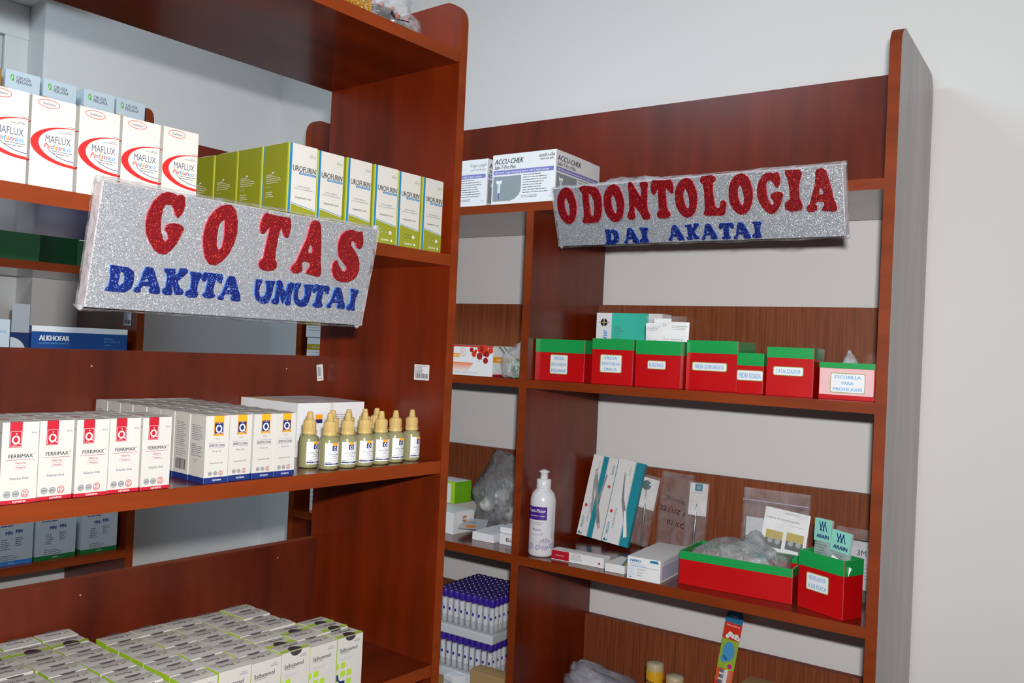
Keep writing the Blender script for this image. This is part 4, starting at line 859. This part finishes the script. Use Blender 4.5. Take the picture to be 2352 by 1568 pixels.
def nip(F):
    f = F['front']; f.text('NIPRO', .09, .84, .0048, BLUE, al='l', w=.32, bold=.05); f.lines(.09, .72, .5, 3, .0026, .0007, LBLUE); f.poly([(.67, .84), (.95, .84), (.91, .95), (.70, .95)], BLUE); f.rect(.07, .58, .86, .012, BLUE)
    f.lines(.07, .5, .18, 7, .0026, .0006, LBLUE, seed=4); f.text('19H2219M', .3, .47, .0026, GREYT, al='l'); f.text('22.02.22', .3, .33, .0026, GREYT, al='l'); f.text('2024A', .3, .2, .0026, GREYT, al='l'); f.rect(.08, .06, .05, .05, BLUE)
    r = F['right']; r.rrect(.06, .1, .88, .62, .001, mat('lavender print', 'b5b8d4', .5)); r.lines(.1, .85, .8, 2, .003, .0008, BLUE)
    t = F['top']; t.rect(.3, .22, .25, .12, mat('indigo print', '3a3f9a', .5)); t.lines(.1, .5, .8, 5, .008, .0012, PERI); t.lines(.3, .85, .6, 2, .006, .0012, PERI)
carton('syringe_carton', 'white carton with blue lettering and lavender side on the third shelf', 'medicine carton', FB.at(-.4395, .0015, B3, .04), .0655, .15, .0415, nip, base=TALL)
t = redbox('long low red tray with green rim, no label', -.3515, .036, B3, .204, .115, .060, .0145, [], None, .04, name='paper_covered_tray')
t = thing('plastic_bag', 'crumpled clear bag heaped in the long red tray', 'bag', FB.at(-.2580, .095, B3+.0035, .04))
mb = MB(); bagmesh(mb, .092, .052, .046, film('cloudy bag film', 'b4b8ba', .5, rough=.2, bump=.8, nscale=30), seed=44, amp=.38, tail=(.012, .0, .006, .6), clamp=(.086, .050, .058)); mb.build('bag_film', t)
mb = MB(); mb.mesh(*blob((-.02, 0, .028), .022, 3), mat('green tinted film', 'a9c9b4', .4), True); mb.build('wrapped_packet', t)
t = thing('paste_tube', 'small white and teal tube end poking out of the tray', 'tube', FB.at(-.215, .122, B3+.060, .3, -.1, .9))
mb = MB(); mb.lathe([(0, -.016), (.007, -.014), (.009, 0), (.0085, .012), (.004, .016), (0, .016)], HD, n=20); mb.build('tube_body', t); mb = MB(); mb.lathe([(.0088, -.0175), (.0092, -.002)], TEAL, n=20); mb.lathe([(0, -.0176), (.0088, -.0175)], TEAL, n=20); mb.build('tube_cap', t)
# scalpel handle packs
STEEL = mat('printed steel grey', '9a9da0', .35, .3)
def medesy(label, x, y, rz, var):
    t = thing('instrument_pack', label, 'instrument pack', FB.at(x, y, B3+.0130, rz, -.20, .10), 'tall white and teal instrument packs')
    w, d, h = .061, .012, .180; mb = MB(); mb.box(0, 0, 0, w, d, h, TALL, right=TEAL); f = Face(mb, (0, 0, 0), (1, 0, 0), (0, 0, 1), w, h)
    if var == 0:
        f.rect(.42, 0, .2, 1, TEAL); f.rect(.405, 0, .006, 1, DARKT); f.rect(.63, 0, .006, 1, DARKT)
    else: f.rect(.68, 0, .32, 1, TEAL); f.rect(.655, 0, .008, 1, DARKT)
    f.text('MEDESY', .13, .17, .0052, TEAL, rot=PI/2, w=.42, bold=.03); f.poly([(.04, .015), (.2, .015), (.2, .045), (.13, .02), (.11, .055), (.04, .03)], TEAL, 2)
    f.disc(.13, .37, .0036, mat('red seal', 'd04a4a', .5)); f.text('SURGICAL SCALPEL' if var == 0 else 'FORCEPS TISSUE', .30, .30, .0032, GREYT, rot=PI/2, w=.7)
    f.text('MADE IN ITALY', .3 if var == 0 else .52, .88, .0022, GREYT, rot=PI/2, maxw=.4)
    if var == 0:
        f.text('MEDESY', .88, .86, .0045, TEAL, rot=PI/2, w=.36, bold=.03); f.disc(.86, .65, .0036, mat('red seal', 'd04a4a', .5))
        for a, b in (((.18, .82), (.52, .28)), ((.50, .46), (.62, .80))):
            pass
        f.poly([(.2, .82), (.27, .84), (.33, .78), (.56, .46), (.78, .24), (.84, .15), (.78, .12), (.7, .17), (.45, .48), (.22, .72)], STEEL, 3); f.ring(.27, .79, .0028, .0045, .001, PRINTW, 4); f.ring(.76, .165, .0028, .0045, .001, PRINTW, 4)
        f.poly([(.2, .72), (.3, .66), (.4, .40), (.44, .22), (.36, .3)], STEEL, 2); f.poly([(.52, .46), (.62, .5), (.72, .78), (.66, .8)], STEEL, 2)
    else:
        f.poly([(.33, .80), (.37, .82), (.42, .70), (.5, .55), (.62, .45), (.88, .2), (.92, .12), (.8, .14), (.55, .40), (.42, .52), (.36, .70)], STEEL, 3); f.ring(.36, .83, .0028, .004, .0007, DARKT, 3)
        f.poly([(.60, .40), (.68, .42), (.9, .12), (.78, .10)], PRINTW, 4)
    mb.build('pack_box', t, bevel=.0004)
    if not var: q = MB(); q.box(w+.0002, .0005, .001, w+.004, d-.0005, h-.002, TEAL); q.build('side_flap', t)
    return t
medesy('white and teal instrument pack with a scalpel handle picture, further left', -.6735, .2180, .05, 0)
medesy('white and teal instrument pack with a forceps picture, in front', -.5990, .1960, .04, 1)
# clear pouches with dental mirrors
ZG = mat('mirror steel', '8f9aa0', .2, .8); POUCH = film('pouch film', 'c8c4c8', .17, rough=.15, bump=.35, nscale=28)
def pouch(label, x, y, w, h, lean, rz, card, ry=0.0):
    t = thing('instrument_pouch', label, 'pouch', FB.at(x, y, B3+.0012+abs(ry)*w/2, rz, -lean, ry), 'clear pouches with dental instruments')
    mb = MB(); V = []; n, k = 12, 8
    for j in range(n+1):
        for i in range(k+1): V.append((w*(i/k-.5), -.006+.0015*smooth_noise(i*.7, j*.7, x*20, 1)-.003*math.sin(PI*i/k), h*j/n))
    for j in range(n+1):
        for i in range(k+1): V.append((w*(i/k-.5), .0035+.001*smooth_noise(i*.7, j*.7, x*20+4, 1), h*j/n))
    o = (n+1)*(k+1)
    mb.mesh(V, [(a+(k+1)*b, a+1+(k+1)*b, a+1+(k+1)*(b+1), a+(k+1)*(b+1)) for b in range(n) for a in range(k)]+[(o+a+(k+1)*b, o+a+(k+1)*(b+1), o+a+1+(k+1)*(b+1), o+a+1+(k+1)*b) for b in range(n) for a in range(k)], POUCH, True); mb.build('pouch_film', t)
    if card:
        mb = MB(); f = Face(mb, (-w*.42, -.0005, h*card[0]), (1, 0, 0), (0, 0, 1), w*.86, h*card[1]); f.rect(0, 0, 1, 1, PRINTW, 0); mb.face([f.p(p*f.w, q*f.h, -3) for p, q in ((0, 0), (0, 1), (1, 1), (1, 0))], PRINTW)
        if card[2]: f.rect(.28, .76, .42, .22, TEAL, 1); f.ring(.49, .87, .0032, .0032, .0008, PRINTW, 2); f.lines(.1, .7, .8, 1, .002, .0005, GREYT)
        mb.build('paper_card', t)
    return t
def mirror(label, m, L, r, head=True):
    t = thing('dental_mirror', label, 'dental mirror', m, 'dental mirrors in pouches')
    mb = MB(); mb.lathe([(0, 0), (.0018, .001), (.0030, .01), (.0030, L*.55), (.0022, L*.6), (.0012, L*.64), (.0011, L*.84)], ZG, n=14); mb.build('handle', t)
    if head:
        mb = MB(); mb.lathe([(0, -.0011), (r*.96, -.0011), (r, -.0005), (r, .0006), (r*.96, .0011), (0, .0011)], mat('mirror glass', '6f9aa2', .12, .7), c=(0, 0, L*.84+r), n=26, axis='y'); mb.build('mirror_head', t)
    return t
pouch('clear pouch holding a round dental mirror, nearest the teal packs', -.5450, .2570, .050, .152, .10, .0, (.52, .44, 0), .14)
mirror('round dental mirror in the pouch beside the teal packs', FB.at(-.5330, .2545, B3+.006, 0, -.10, .01), .140, .0105)
pouch('empty reddish clear pouch with handwriting, between the two mirror pouches', -.4660, .2640, .072, .165, .06, .0, None, .03)
pouch('clear pouch with teal topped card, right of the handwritten pouch', -.4110, .2480, .046, .155, .12, .0, (.55, .43, 1), .0)
mirror('slim dental instrument in the pouch with teal topped card', FB.at(-.412, .2460, B3+.006, 0, -.12, .0), .125, .003, False)
# handwriting on the middle pouch
for o in list(bpy.data.objects):
    if o.get('label', '').startswith('empty reddish'):
        mb = MB(); f = Face(mb, (-.035, -.0085, 0), (1, 0, 0), (0, 0, 1), .070, .165)
        f.text('EQUIPOS', .55, .66, .006, DARKT, w=.55, rot=-.2); f.text('22 LUZ 1', .45, .52, .010, mat('marker ink', '3a1512', .5), w=.8, rot=-.12); f.text('03 KC', .6, .36, .010, mat('marker ink', '3a1512', .5), w=.55, rot=-.12); mb.build('handwriting', o)
# zip bag with a leaflet and photographs
t = thing('zip_bag', 'clear zip bag with a printed photo leaflet, standing in the tray', 'bag', FB.at(-.2210, .1660, B3+.001, .0, -.08, .0))
mb = MB(); V = []; n, k = 14, 12
for s, yy in ((0, -.007), (1, .004)):
    for j in range(n+1):
        for i in range(k+1): V.append((-.062+.124*i/k, yy+.004*smooth_noise(i*.5, j*.5, 8+s, 1)*(1 if j < 11 else .2), .170*j/n))
o = (n+1)*(k+1); mb.mesh(V, [(s*o+a+(k+1)*b, s*o+a+1+(k+1)*b, s*o+a+1+(k+1)*(b+1), s*o+a+(k+1)*(b+1)) for s in (0, 1) for b in range(n) for a in range(k)], ZIP, True); mb.build('bag_film', t)
mb = MB(); mb.box(-.062, -.0095, .1465, .062, -.0070, .1485, mat('zip strip', 'c9c4dc', .3, alpha=.6)); mb.build('zip_strip', t)
mb = MB(); f = Face(mb, (-.030, -.0015, .018), (.996, 0, -.09), (.09, 0, .996), .084, .122); f.rect(0, 0, 1, 1, PRINTW, 0); f.lines(.45, .96, .5, 2, .002, .0006, GREYT); f.text('TARJETA DE ODONTOLOGÍA', .42, .85, .0028, DARKT, w=.75); f.lines(.6, .78, .3, 1, .002, .0006, GREYT)
YL = mat('yellow photo print', 'c2ae4a', .4); DG = mat('dark grey photo print', '4c5455', .4); TP = mat('teal photo print', '2f6f80', .4)
for x, y in ((.09, .40), (.55, .42)):
    f.rect(x, y, .38, .26, DG, 1); f.rect(x, y+.13, .38, .13, YL, 2)
    for i in (0, 1): f.disc(x+.11+.17*i, y+.1, .005, mat('pale photo print', 'a8aeb0', .4), 3)
f.rect(.09, .08, .38, .26, mat('lilac photo print', '9a98b4', .4), 1); f.disc(.28, .2, .006, DG, 2); f.rect(.53, .08, .40, .27, TP, 1); f.rect(.64, .2, .18, .12, mat('pale photo print', 'a8aeb0', .4), 2); f.disc(.62, .14, .006, PRINTW, 3); f.disc(.82, .14, .006, mat('bright teal print', '3fb4c4', .4), 3)
mb.face([f.p(p*f.w, q*f.h, -4) for p, q in ((0, 0), (0, 1), (1, 1), (1, 0))], PRINTW); mb.build('leaflet', t)
mb = MB(); mb.box(-.056, .0005, .01, .0, .0015, .115, mat('pale card', 'c9cbd0', .5)); mb.build('backing_card', t)
# tall red box with mint packets
redbox('tall red box with green rim labelled REVELADOR DE PLACA', -.1385, .0465, B3, .092, .047, .0965, .0255, ['REVELADOR', 'A DE PLACA'], (.2, .36, .47, .28), -.43)
MP = mat('mint packet', '8fd4c4', .35, coat=.3); MC = film('clear packet film', 'b9c9c8', .55, rough=.2, bump=.4, nscale=30)
for i, (x, y, lean, h, w, lb) in enumerate(((-.1060, .0615, .0, .146, .034, 'leftmost and tallest in the tall red box'), (-.0860, .0560, .02, .130, .026, 'half hidden between the other two'), (-.0780, .0420, .07, .134, .038, 'rightmost, nearest the front'))):
    t = thing('mint_packet', 'mint topped clear packet with navy lettering, '+lb, 'packet', FB.at(x, y, B3+.004, -.42, -.05, lean), 'mint packets in the tall red box')
    mb = MB(); n, k = 8, 6; V = []
    for s, yy in ((0, -.002), (1, .0012)):
        for j in range(n+1):
            for q in range(k+1): V.append((w*(q/k-.5), yy-(.002 if s == 0 else 0)*math.sin(PI*q/k)+.001*smooth_noise(q, j, i*3+s, .8), h*j/n))
    o = (n+1)*(k+1); mb.mesh(V, [(s*o+a+(k+1)*b, s*o+a+1+(k+1)*b, s*o+a+1+(k+1)*(b+1), s*o+a+(k+1)*(b+1)) for s in (0, 1) for b in range(n) for a in range(k)], MC, True); mb.build('packet_film', t)
    mb = MB(); f = Face(mb, (-w/2, -.0052, 0), (1, 0, 0), (0, 0, 1), w, h); f.rect(0, .74, 1, .26, MP, 0); f.text('ARAIN', .52, .80, .0068, NAVY, w=.72, bold=.06)
    for a in range(5): f.poly([(.24+.08*a, .86), (.29+.08*a, .86), (.42+.08*a, .97), (.37+.08*a, .97)] if a % 2 else [(.40+.08*a, .86), (.45+.08*a, .86), (.30+.08*a, .97), (.25+.08*a, .97)], NAVY, 2)
    f.lines(.15, .70, .7, 5, .0045, .0007, GREYT, 1, seed=i); mb.face([f.p(p*f.w, q*f.h, -5) for p, q in ((0, .74), (0, 1), (1, 1), (1, .74))], MP); mb.build('printed_header', t)
    mb = MB(); mb.box(-w*.25, -.0012, .01, w*.3, .0004, h*.72, mat('dull grey tool', '7f8a8e', .4)); mb.build('contents', t)
t = thing('instruction_slip', 'white paper slip tucked in the tall red box, in front of the packets', 'paper slip', FB.at(-.0800, .0270, B3+.05, -.43, -.1, .35))
mb = MB(); f = Face(mb, (-.02, 0, 0), (1, 0, 0), (0, 0, 1), .042, .045); f.rect(0, 0, 1, 1, PRINTW, 0); f.lines(.1, .85, .8, 2, .003, .0007, DARKT); mb.face([f.p(p*f.w, q*f.h, -3) for p, q in ((0, 0), (0, 1), (1, 1), (1, 0))], PRINTW); mb.build('slip', t)
t = thing('zip_bag', 'clear bag with a black line and printed card, at the right shelf end', 'bag', FB.at(-.064, .150, B3, -.1, -.1, .0))
mb = MB(); V = []
for j in range(9):
    for i in range(9): V.append((-.045+.09*i/8, .003*smooth_noise(i*.7, j*.7, 2, 1), .125*j/8))
mb.mesh(V, [(9*b+a, 9*b+a+1, 9*b+a+10, 9*b+a+9) for b in range(8) for a in range(8)], POUCH, True); mb.build('bag_film', t)
mb = MB(); f = Face(mb, (-.040, .006, .02), (1, 0, 0), (0, 0, 1), .08, .085); f.rect(0, 0, 1, 1, mat('pale card', 'c9cbd0', .5), 0); f.text('3M', .5, .75, .01, DARKT); f.lines(.2, .5, .6, 5, .006, .001, GREYT); mb.build('printed_card', t)
mb = MB(); mb.box(-.044, -.006, .105, .044, -.005, .1065, BLACK); mb.build('zip_strip', t)
carton('narrow_carton', 'narrow bluish white carton squeezed against the right side panel', 'carton', FB.at(-.034, .075, B3, -.05), .0135, .05, .066, lambda F: F['front'].lines(.2, .5, .6, 2, .02, .002, BLUE), base=mat('bluish white carton', 'ccd6ea', .4), flap=False)

# ---- fourth shelf
CAPV = mat('violet tube cap', '3a2396', .35, coat=.3); CAPT = mat('violet cap top', '3b3754', .7, spec=.2); TUBE = film('tube glass', 'd9dde2', .40, rough=.1, bump=.05, nscale=10)
LABV = mat('tube label', 'c9ccd4', .5)
carton('brown_carton', 'brown carton under the two tube racks', 'carton', FB.at(-.930, .054, B4, .0), .156, .155, .044, lambda F: None, base=CARD, flap=False)
def rack_and_tubes(z, nm, first):
    m = FB.at(-.9320, .0500, z, .0); nx, ny, p = 10, 10, .0160
    t = thing('tube_rack', 'white foam tube rack, '+nm, 'tube rack', m, 'stacked white tube racks')
    mb = MB(); mb.box(-.004, -.004, 0, nx*p+.004, ny*p+.004, .019, mat('white foam', 'c9cdd2', .6)); mb.build('foam_tray', t, bevel=.002)
    global TB
    for j in range(ny):
        for i in range(nx):
            if not first and False or (first and j > 0 and i < nx-1): continue      # hidden inside the stack
            mm = m @ Matrix.Translation((p*(i+.5), p*(j+.5), .0196))
            lb = 'violet capped glass tube, %s row, %s from left, %s' % (ordn(j), ordn(i), nm)
            if TB is None:
                TB = thing('sample_tube', lb, 'sample tube', mm, 'violet capped tubes in the white racks')
                q = MB(); q.lathe([(0, 0), (.0035, .0006), (.0058, .004), (.0060, .008), (.0060, .064)], TUBE, n=14); q.build('glass_tube', TB)
                q = MB(); q.lathe([(.0061, .018), (.0061, .054)], LABV, n=10, a0=-2.6, a1=.3); q.lathe([(.0062, .03), (.0062, .036)], CAPV, n=5, a0=-1.8, a1=-1.0); q.build('label', TB)
                q = MB(); q.lathe([(.0065, .057), (.0077, .0585), (.0078, .0715), (.0072, .0735)], CAPV, n=14); q.lathe([(.0072, .0735), (.004, .0737), (.0036, .0722), (0, .0722)], CAPT, n=14); q.build('cap', TB)
            else: dup(TB, mm, lb)
TB = None
rack_and_tubes(.7765, 'lower rack', 1); rack_and_tubes(.8711, 'upper rack', 0)
carton('kraft_box', 'brown cardboard box at the bottom right of the left bay', 'carton', FB.at(-.790, .003, B4, .0), .086, .036, .098, lambda F: None, base=CARD)
def atr(F): F['top'].rect(.05, .1, .9, .8, mat('dark teal print', '1d3b40', .4)); F['top'].rect(.05, .1, .9, .12, MINT, 2); F['front'].text('ACCU-TREND', .5, .83, .004, BLACK, maxw=.9); F['front'].rect(0, 0, 1, .6, MINT)
carton('strip_carton', 'small white and teal carton, left one, under the blue packet', 'medicine carton', FB.at(-.872, .018, B4, -.30), .034, .034, .062, atr, base=TALL, group='small white and teal strip cartons')
carton('strip_carton', 'small white and teal carton, right one, beside the cardboard box', 'medicine carton', FB.at(-.829, .010, B4, -.15), .032, .032, .056, atr, base=TALL, group='small white and teal strip cartons')
t = thing('blue_packet', 'clear packet with blue wrapping beside the tube racks', 'packet', FB.at(-.922, .021, B4))
mb = MB(); V, P = blob((0, 0, .05), .05, 12); V = [(v[0]*.62, v[1]*.5, max(.0006, v[2]*1.15)) for v in V]; mb.mesh(V, P, film('packet film', 'c9d3dc', .7), True); mb.build('packet_film', t)
mb = MB(); V, P = blob((0, -.002, .068), .030, 13); V = [(v[0]*.9, v[1]*.7, v[2]*1.0) for v in V]; mb.mesh(V, P, mat('blue wrapping', '3f8cc8', .3, coat=.4), True); mb.build('blue_wrapping', t)
# right bay
t = thing('plastic_bag', 'large grey white plastic bag at the bottom left of the right bay', 'bag', FB.at(-.548, .160, B4))
mb = MB(); bagmesh(mb, .088, .066, .058, film('milky bag film', 'b4b4c2', .8, rough=.25, bump=.5, nscale=14), seed=57, amp=.40, tail=(-.07, 0, .012, .75)); mb.build('bag_film', t)
YC = mat('yellow wrapper', 'd8a41c', .3, coat=.5); CT = mat('clear cap', 'cdbfa0', .3, alpha=.75, coat=.4)
for x, y, h, lb in ((-.4255, .115, .168, 'left and taller of the two'), (-.3790, .105, .157, 'right and shorter of the two')):
    t = thing('yellow_vial', 'yellow wrapped vial with clear ribbed top, '+lb, 'vial', FB.at(x, y, B4), 'yellow wrapped vials')
    mb = MB(); mb.lathe([(0, 0), (.0155, 0), (.0165, .002), (.0165, h-.014)], YC, n=28); mb.build('vial_body', t)
    mb = MB(); mb.lathe([(.0166, h-.014), (.0168, h-.004), (.0155, h), (.005, h+.0015), (0, h+.0015)], CT, n=28)
    for i in range(20): a = 2*PI*i/20; mb.box(.0163*math.cos(a)-.0004, .0163*math.sin(a)-.0004, h-.03, .0163*math.cos(a)+.0005, .0163*math.sin(a)+.0005, h-.004, YC)
    mb.build('ribbed_cap', t)
    mb = MB(); R2 = .0166
    f = Face(mb, (0, 0, 0), (1, 0, 0), (0, 0, 1), .04, .02, lambda x, y, l: Vector(((R2+l)*math.cos((x-.02)/R2-PI/2-.35), (R2+l)*math.sin((x-.02)/R2-PI/2-.35), .125*h/.168+y)))
    f.text('coltene', .5, .5, .0058, DARKT, w=.62, bold=.04); mb.build('label', t)
t = thing('toothbrush_pack', 'red and blue toothbrush blister pack leaning on the back board', 'toothbrush', FB.at(-.338, .205, B4+.004, -.06, -.20, .07))
w, h = .036, .262; mb = MB(); pts = [(-.5, 0), (.5, 0), (.42, .45), (.5, .8), (.5, .96), (.38, 1), (-.38, 1), (-.5, .96), (-.5, .8), (-.5, .45)]
mb.prism([(a*w, b*h) for a, b in pts], None, .0012, mat('red card', 'd8341c', .4)); f = Face(mb, (-w/2, -.0012, 0), (1, 0, 0), (0, 0, 1), w, h)
f.poly([(0, .905), (1, .905), (1, .96), (.88, 1), (.12, 1), (0, .96)], BLUE, 1); f.text('BONNY', .5, .955, .0045, PRINTW, w=.42, l=3); f.text('TRAVESUR', .5, .885, .0028, PRINTW, w=.8, l=3)
for x, y, r in ((.28, .80, .004), (.42, .82, .005), (.6, .81, .0045), (.78, .81, .0055), (.9, .80, .004)): f.disc(x, y, r, PRINTW, 2)
f.rect(0, .56, 1, .22, mat('lime card', '9dbb3c', .4), 1); f.disc(.5, .69, .0125, mat('sky blue print', '4aa0d8', .4), 3, ry=.019); f.disc(.3, .63, .007, mat('sky blue print', '4aa0d8', .4), 3); f.disc(.66, .58, .008, LIME, 4); f.disc(.72, .585, .005, mat('magenta print', 'c22a86', .4), 5); f.rect(.0, .46, 1, .1, mat('orange card', 'e2622a', .4), 1)
mb.build('card', t)
mb = MB(); V = []
for j in range(13):
    for i in range(9): a = PI*i/8; V.append((.004+.011*math.cos(a)*1.0, -.0012-.012*math.sin(a), .02+.125*j/12))
mb.mesh(V, [(9*b+a, 9*b+a+1, 9*b+a+10, 9*b+a+9) for b in range(12) for a in range(8)], film('blister', 'e8e8ee', .2), True); mb.build('blister', t)
mb = MB(); mb.box(.003, -.0085, .03, .0075, -.0045, .142, PRINTW); mb.box(.001, -.0095, .118, .009, -.0060, .147, PRINTW); mb.build('toothbrush_handle', t, bevel=.0015)
mb = MB()
for i in range(5): mb.box(-.008, -.009, .120+.0052*i, .001, -.0062, .1235+.0052*i, BLUE if i % 2 == 0 else PRINTW)
mb.build('bristles', t)
carton('tan_carton', 'tan carton at the bottom of the right bay, right of the toothbrush', 'carton', FB.at(-.250, .100, B4, -.02), .05, .05, .176, lambda F: None, base=CARD)

# ------------------------------------------------------------------ unit under the window
CY = 1.04; C0 = 1.9497; C1 = 1.6404; C2 = 1.3304; C3 = .9964
def ciru(F):
    f = F['front']; f.rrect(.14, .72, .105, .17, .003, mat('leaf mark', '6cbf4a', .5)); f.poly([(.14, .73), (.16, .73), (.22, .84), (.19, .86)], TALL, 2)
    f.text('CIRUGÍA', .31, .835, .0072, mat('dark slate print', '38424e', .6), al='l', w=.42, bold=.0); f.text('PERUANA', .31, .735, .0072, mat('dark slate print', '38424e', .6), al='l', w=.46, bold=.0)
    f.poly([(0, .54), (.3, .50), (.42, .42), (.5, .28), (.5, 0), (0, 0)], mat('amber print', 'd89a1c', .5)); F['right'].rect(0, 0, .35, .6, NAVY)
lbs = ['leftmost of four against the window', 'second of four from the left', 'third of four from the left', 'rightmost of four by the rounded panel']
c0 = None
for i, x in enumerate((-.2445, -.1700, -.0850, -.0115)):
    m = FA.at(x, CY+.006, C0, (.02, .0, -.02, .03)[i]); lb = 'tall pale blue white suture carton, '+lbs[i]
    if c0 is None: c0 = carton('suture_carton', lb, 'medicine carton', m, .068, .09, .081, ciru, base=mat('pale blue white carton', 'cfdbe2', .4), group='suture cartons on the unit under the window')
    else: dup(c0, m, lb)
carton('amber_carton', 'amber and navy carton left of the suture cartons, cut by photo edge', 'medicine carton', FA.at(-.338, CY+.004, C0, 0), .085, .09, .077, lambda F: F['front'].rect(0, 0, 1, .55, NAVY), base=mat('amber carton', 'a8742a', .5))
GR = mat('dark green card', '0d4a26', .4, coat=.3)
for x, w_, lb in ((-.40, .238, 'left one'), (-.0830, .125, 'right one with a white tag')):
    t = thing('green_bin', 'dark green open bin on the shelf under the window, '+lb, 'bin', FA.at(x, CY+.004, C1), 'dark green bins'); th = .003; h = .10
    mb = MB(); mb.box(0, 0, 0, w_, th, h, GR); mb.box(0, .2-th, 0, w_, .2, h, GR); mb.box(0, th, 0, th, .2-th, h, GR); mb.box(w_-th, th, 0, w_, .2-th, h, GR); mb.box(th, th, 0, w_-th, .2-th, th, GR); mb.build('bin_body', t)
    if w_ < .2: mb = MB(); Face(mb, (.003, -.0004, .055), (1, 0, 0), (0, 0, 1), .016, .011).rect(0, 0, 1, 1, PRINTW, 1); mb.build('paper_tag', t)
def alk(F):
    f = F['front']; f.rect(0, .93, 1, .07, PRINTW, 1); nb = mat('royal blue print', '1d4f96', .4); f.rect(0, 0, 1, .93, nb, 1)
    f.text('ALKHOFAR', .225, .855, .0115, PRINTW, w=.30, bold=.05, l=3); f.text('DROGUERÍA IMPORT ALKHOFAR', .225, .79, .0030, LBLUE, w=.30, l=3); f.text('Tuberosa', .79, .87, .0040, LBLUE, l=3); f.text('SIN COSTO 1/2', .83, .83, .0040, LBLUE, l=3); f.text('Latex', .79, .79, .0040, LBLUE, l=3)
carton('blue_glove_carton', 'royal blue carton with white rim and white lettering under the window', 'medicine carton', FA.at(-.170, CY+.003, C2), .2085, .12, .174, alk, base=mat('royal blue carton', '1c4a8c', .4), flap=False)
t = thing('open_carton', 'navy carton with a grey flap standing up, beside the royal blue carton', 'carton', FA.at(-.2110, CY+.004, C2))
mb = MB(); mb.box(0, 0, 0, .037, .1, .157, mat('navy carton', '15305f', .4)); f = Face(mb, (0, 0, 0), (1, 0, 0), (0, 0, 1), .037, .157); f.poly(arc(0, .72, .85, .22, -PI/2, PI/2), mat('pale card', 'c9cbd0', .5)); mb.build('carton_body', t)
mb = MB(); mb.box(.001, .0, .158, .036, .0012, .218, mat('grey card flap', 'a9abb2', .6)); mb.build('standing_flap', t)
def pcs(F): f = F['front']; f.text('20 PCS', .82, .86, .005, LBLUE, maxw=.3); f.text('LUER LOCK', .8, .64, .005, BLUE, maxw=.3)
carton('needle_carton', 'pale carton marked PCS at the left edge, under the green bins', 'medicine carton', FA.at(-.312, CY+.004, C2), .0995, .1, .184, pcs, base=mat('pale blue white carton', 'cfdbe2', .4))
def gauze(col):
    def d(F):
        f = F['front']; iv = mat('violet print', '3b3690', .5); f.lines(.14, .9, .7, 1, .004, .0022, iv); f.lines(.14, .84, .4, 1, .004, .0018, iv); f.text('MN', .42, .70, .0075, iv, w=.15, bold=.04); f.text('MN', .66, .72, .0075, iv, w=.15, bold=.04)
        f.lines(.24, .55, .22, 6, .004, .0012, GREYT); f.lines(.58, .57, .2, 5, .004, .0012, GREYT, seed=5); f.lines(.22, .2, .5, 3, .004, .001, GREYT); f.rect(0, 0, 1, .09, col); f.text('medical', .5, .045, .003, PRINTW, l=3)
        F['left'].rect(0, 0, 1, .09, col)
    return d
DGn = mat('bottle green print', '12803a', .4)
for i, (x, w_, col, lb) in enumerate(((-.2240, .0840, mat('sky print', '3a8ede', .4), 'leftmost, with a blue base stripe'), (-.1350, .0855, DGn, 'middle one, with a green base stripe'), (-.0370, .0830, DGn, 'rightmost, with a green base stripe'))):
    carton('gauze_carton', 'grey white carton with violet print, '+lb, 'medicine carton', FA.at(x, CY+.018, C3, (.0, .0, .03)[i]), w_, .12, .098, gauze(col), base=mat('greyish white carton', 'd8dbe0', .5), group='cartons with violet print on the unit under the window')  # plain greyish white board under the violet print
# left bay of the far unit, seen through the near unit
def amb(F): f = F['front']; f.rect(0, .55, 1, .22, mat('mustard print', 'b7a02a', .5)); f.text('Sterile Pack', .4, .66, .0045, PRINTW, l=3); f.lines(.1, .45, .8, 2, .006, .001, GREYT)
carton('mustard_carton', 'white carton with mustard stripe, lower, seen left of the near side panel', 'medicine carton', FB.at(-1.330, .004, B2, 0), .08, .10, .0655, amb, base=TALL, group='white cartons with mustard stripes')
carton('mustard_carton', 'white carton with mustard stripe, upper, seen left of the near side panel', 'medicine carton', FB.at(-1.3355, .004, B2+.0670, 0), .08, .10, .050, amb, base=TALL, group='white cartons with mustard stripes', flap=False)
carton('pale_packet', 'pale crumpled packet low behind the near side panel', 'packet', FB.at(-1.312, .02, B3, .1), .05, .06, .055, lambda F: F['front'].lines(.1, .8, .8, 3, .01, .001, BLUE), base=TALL)
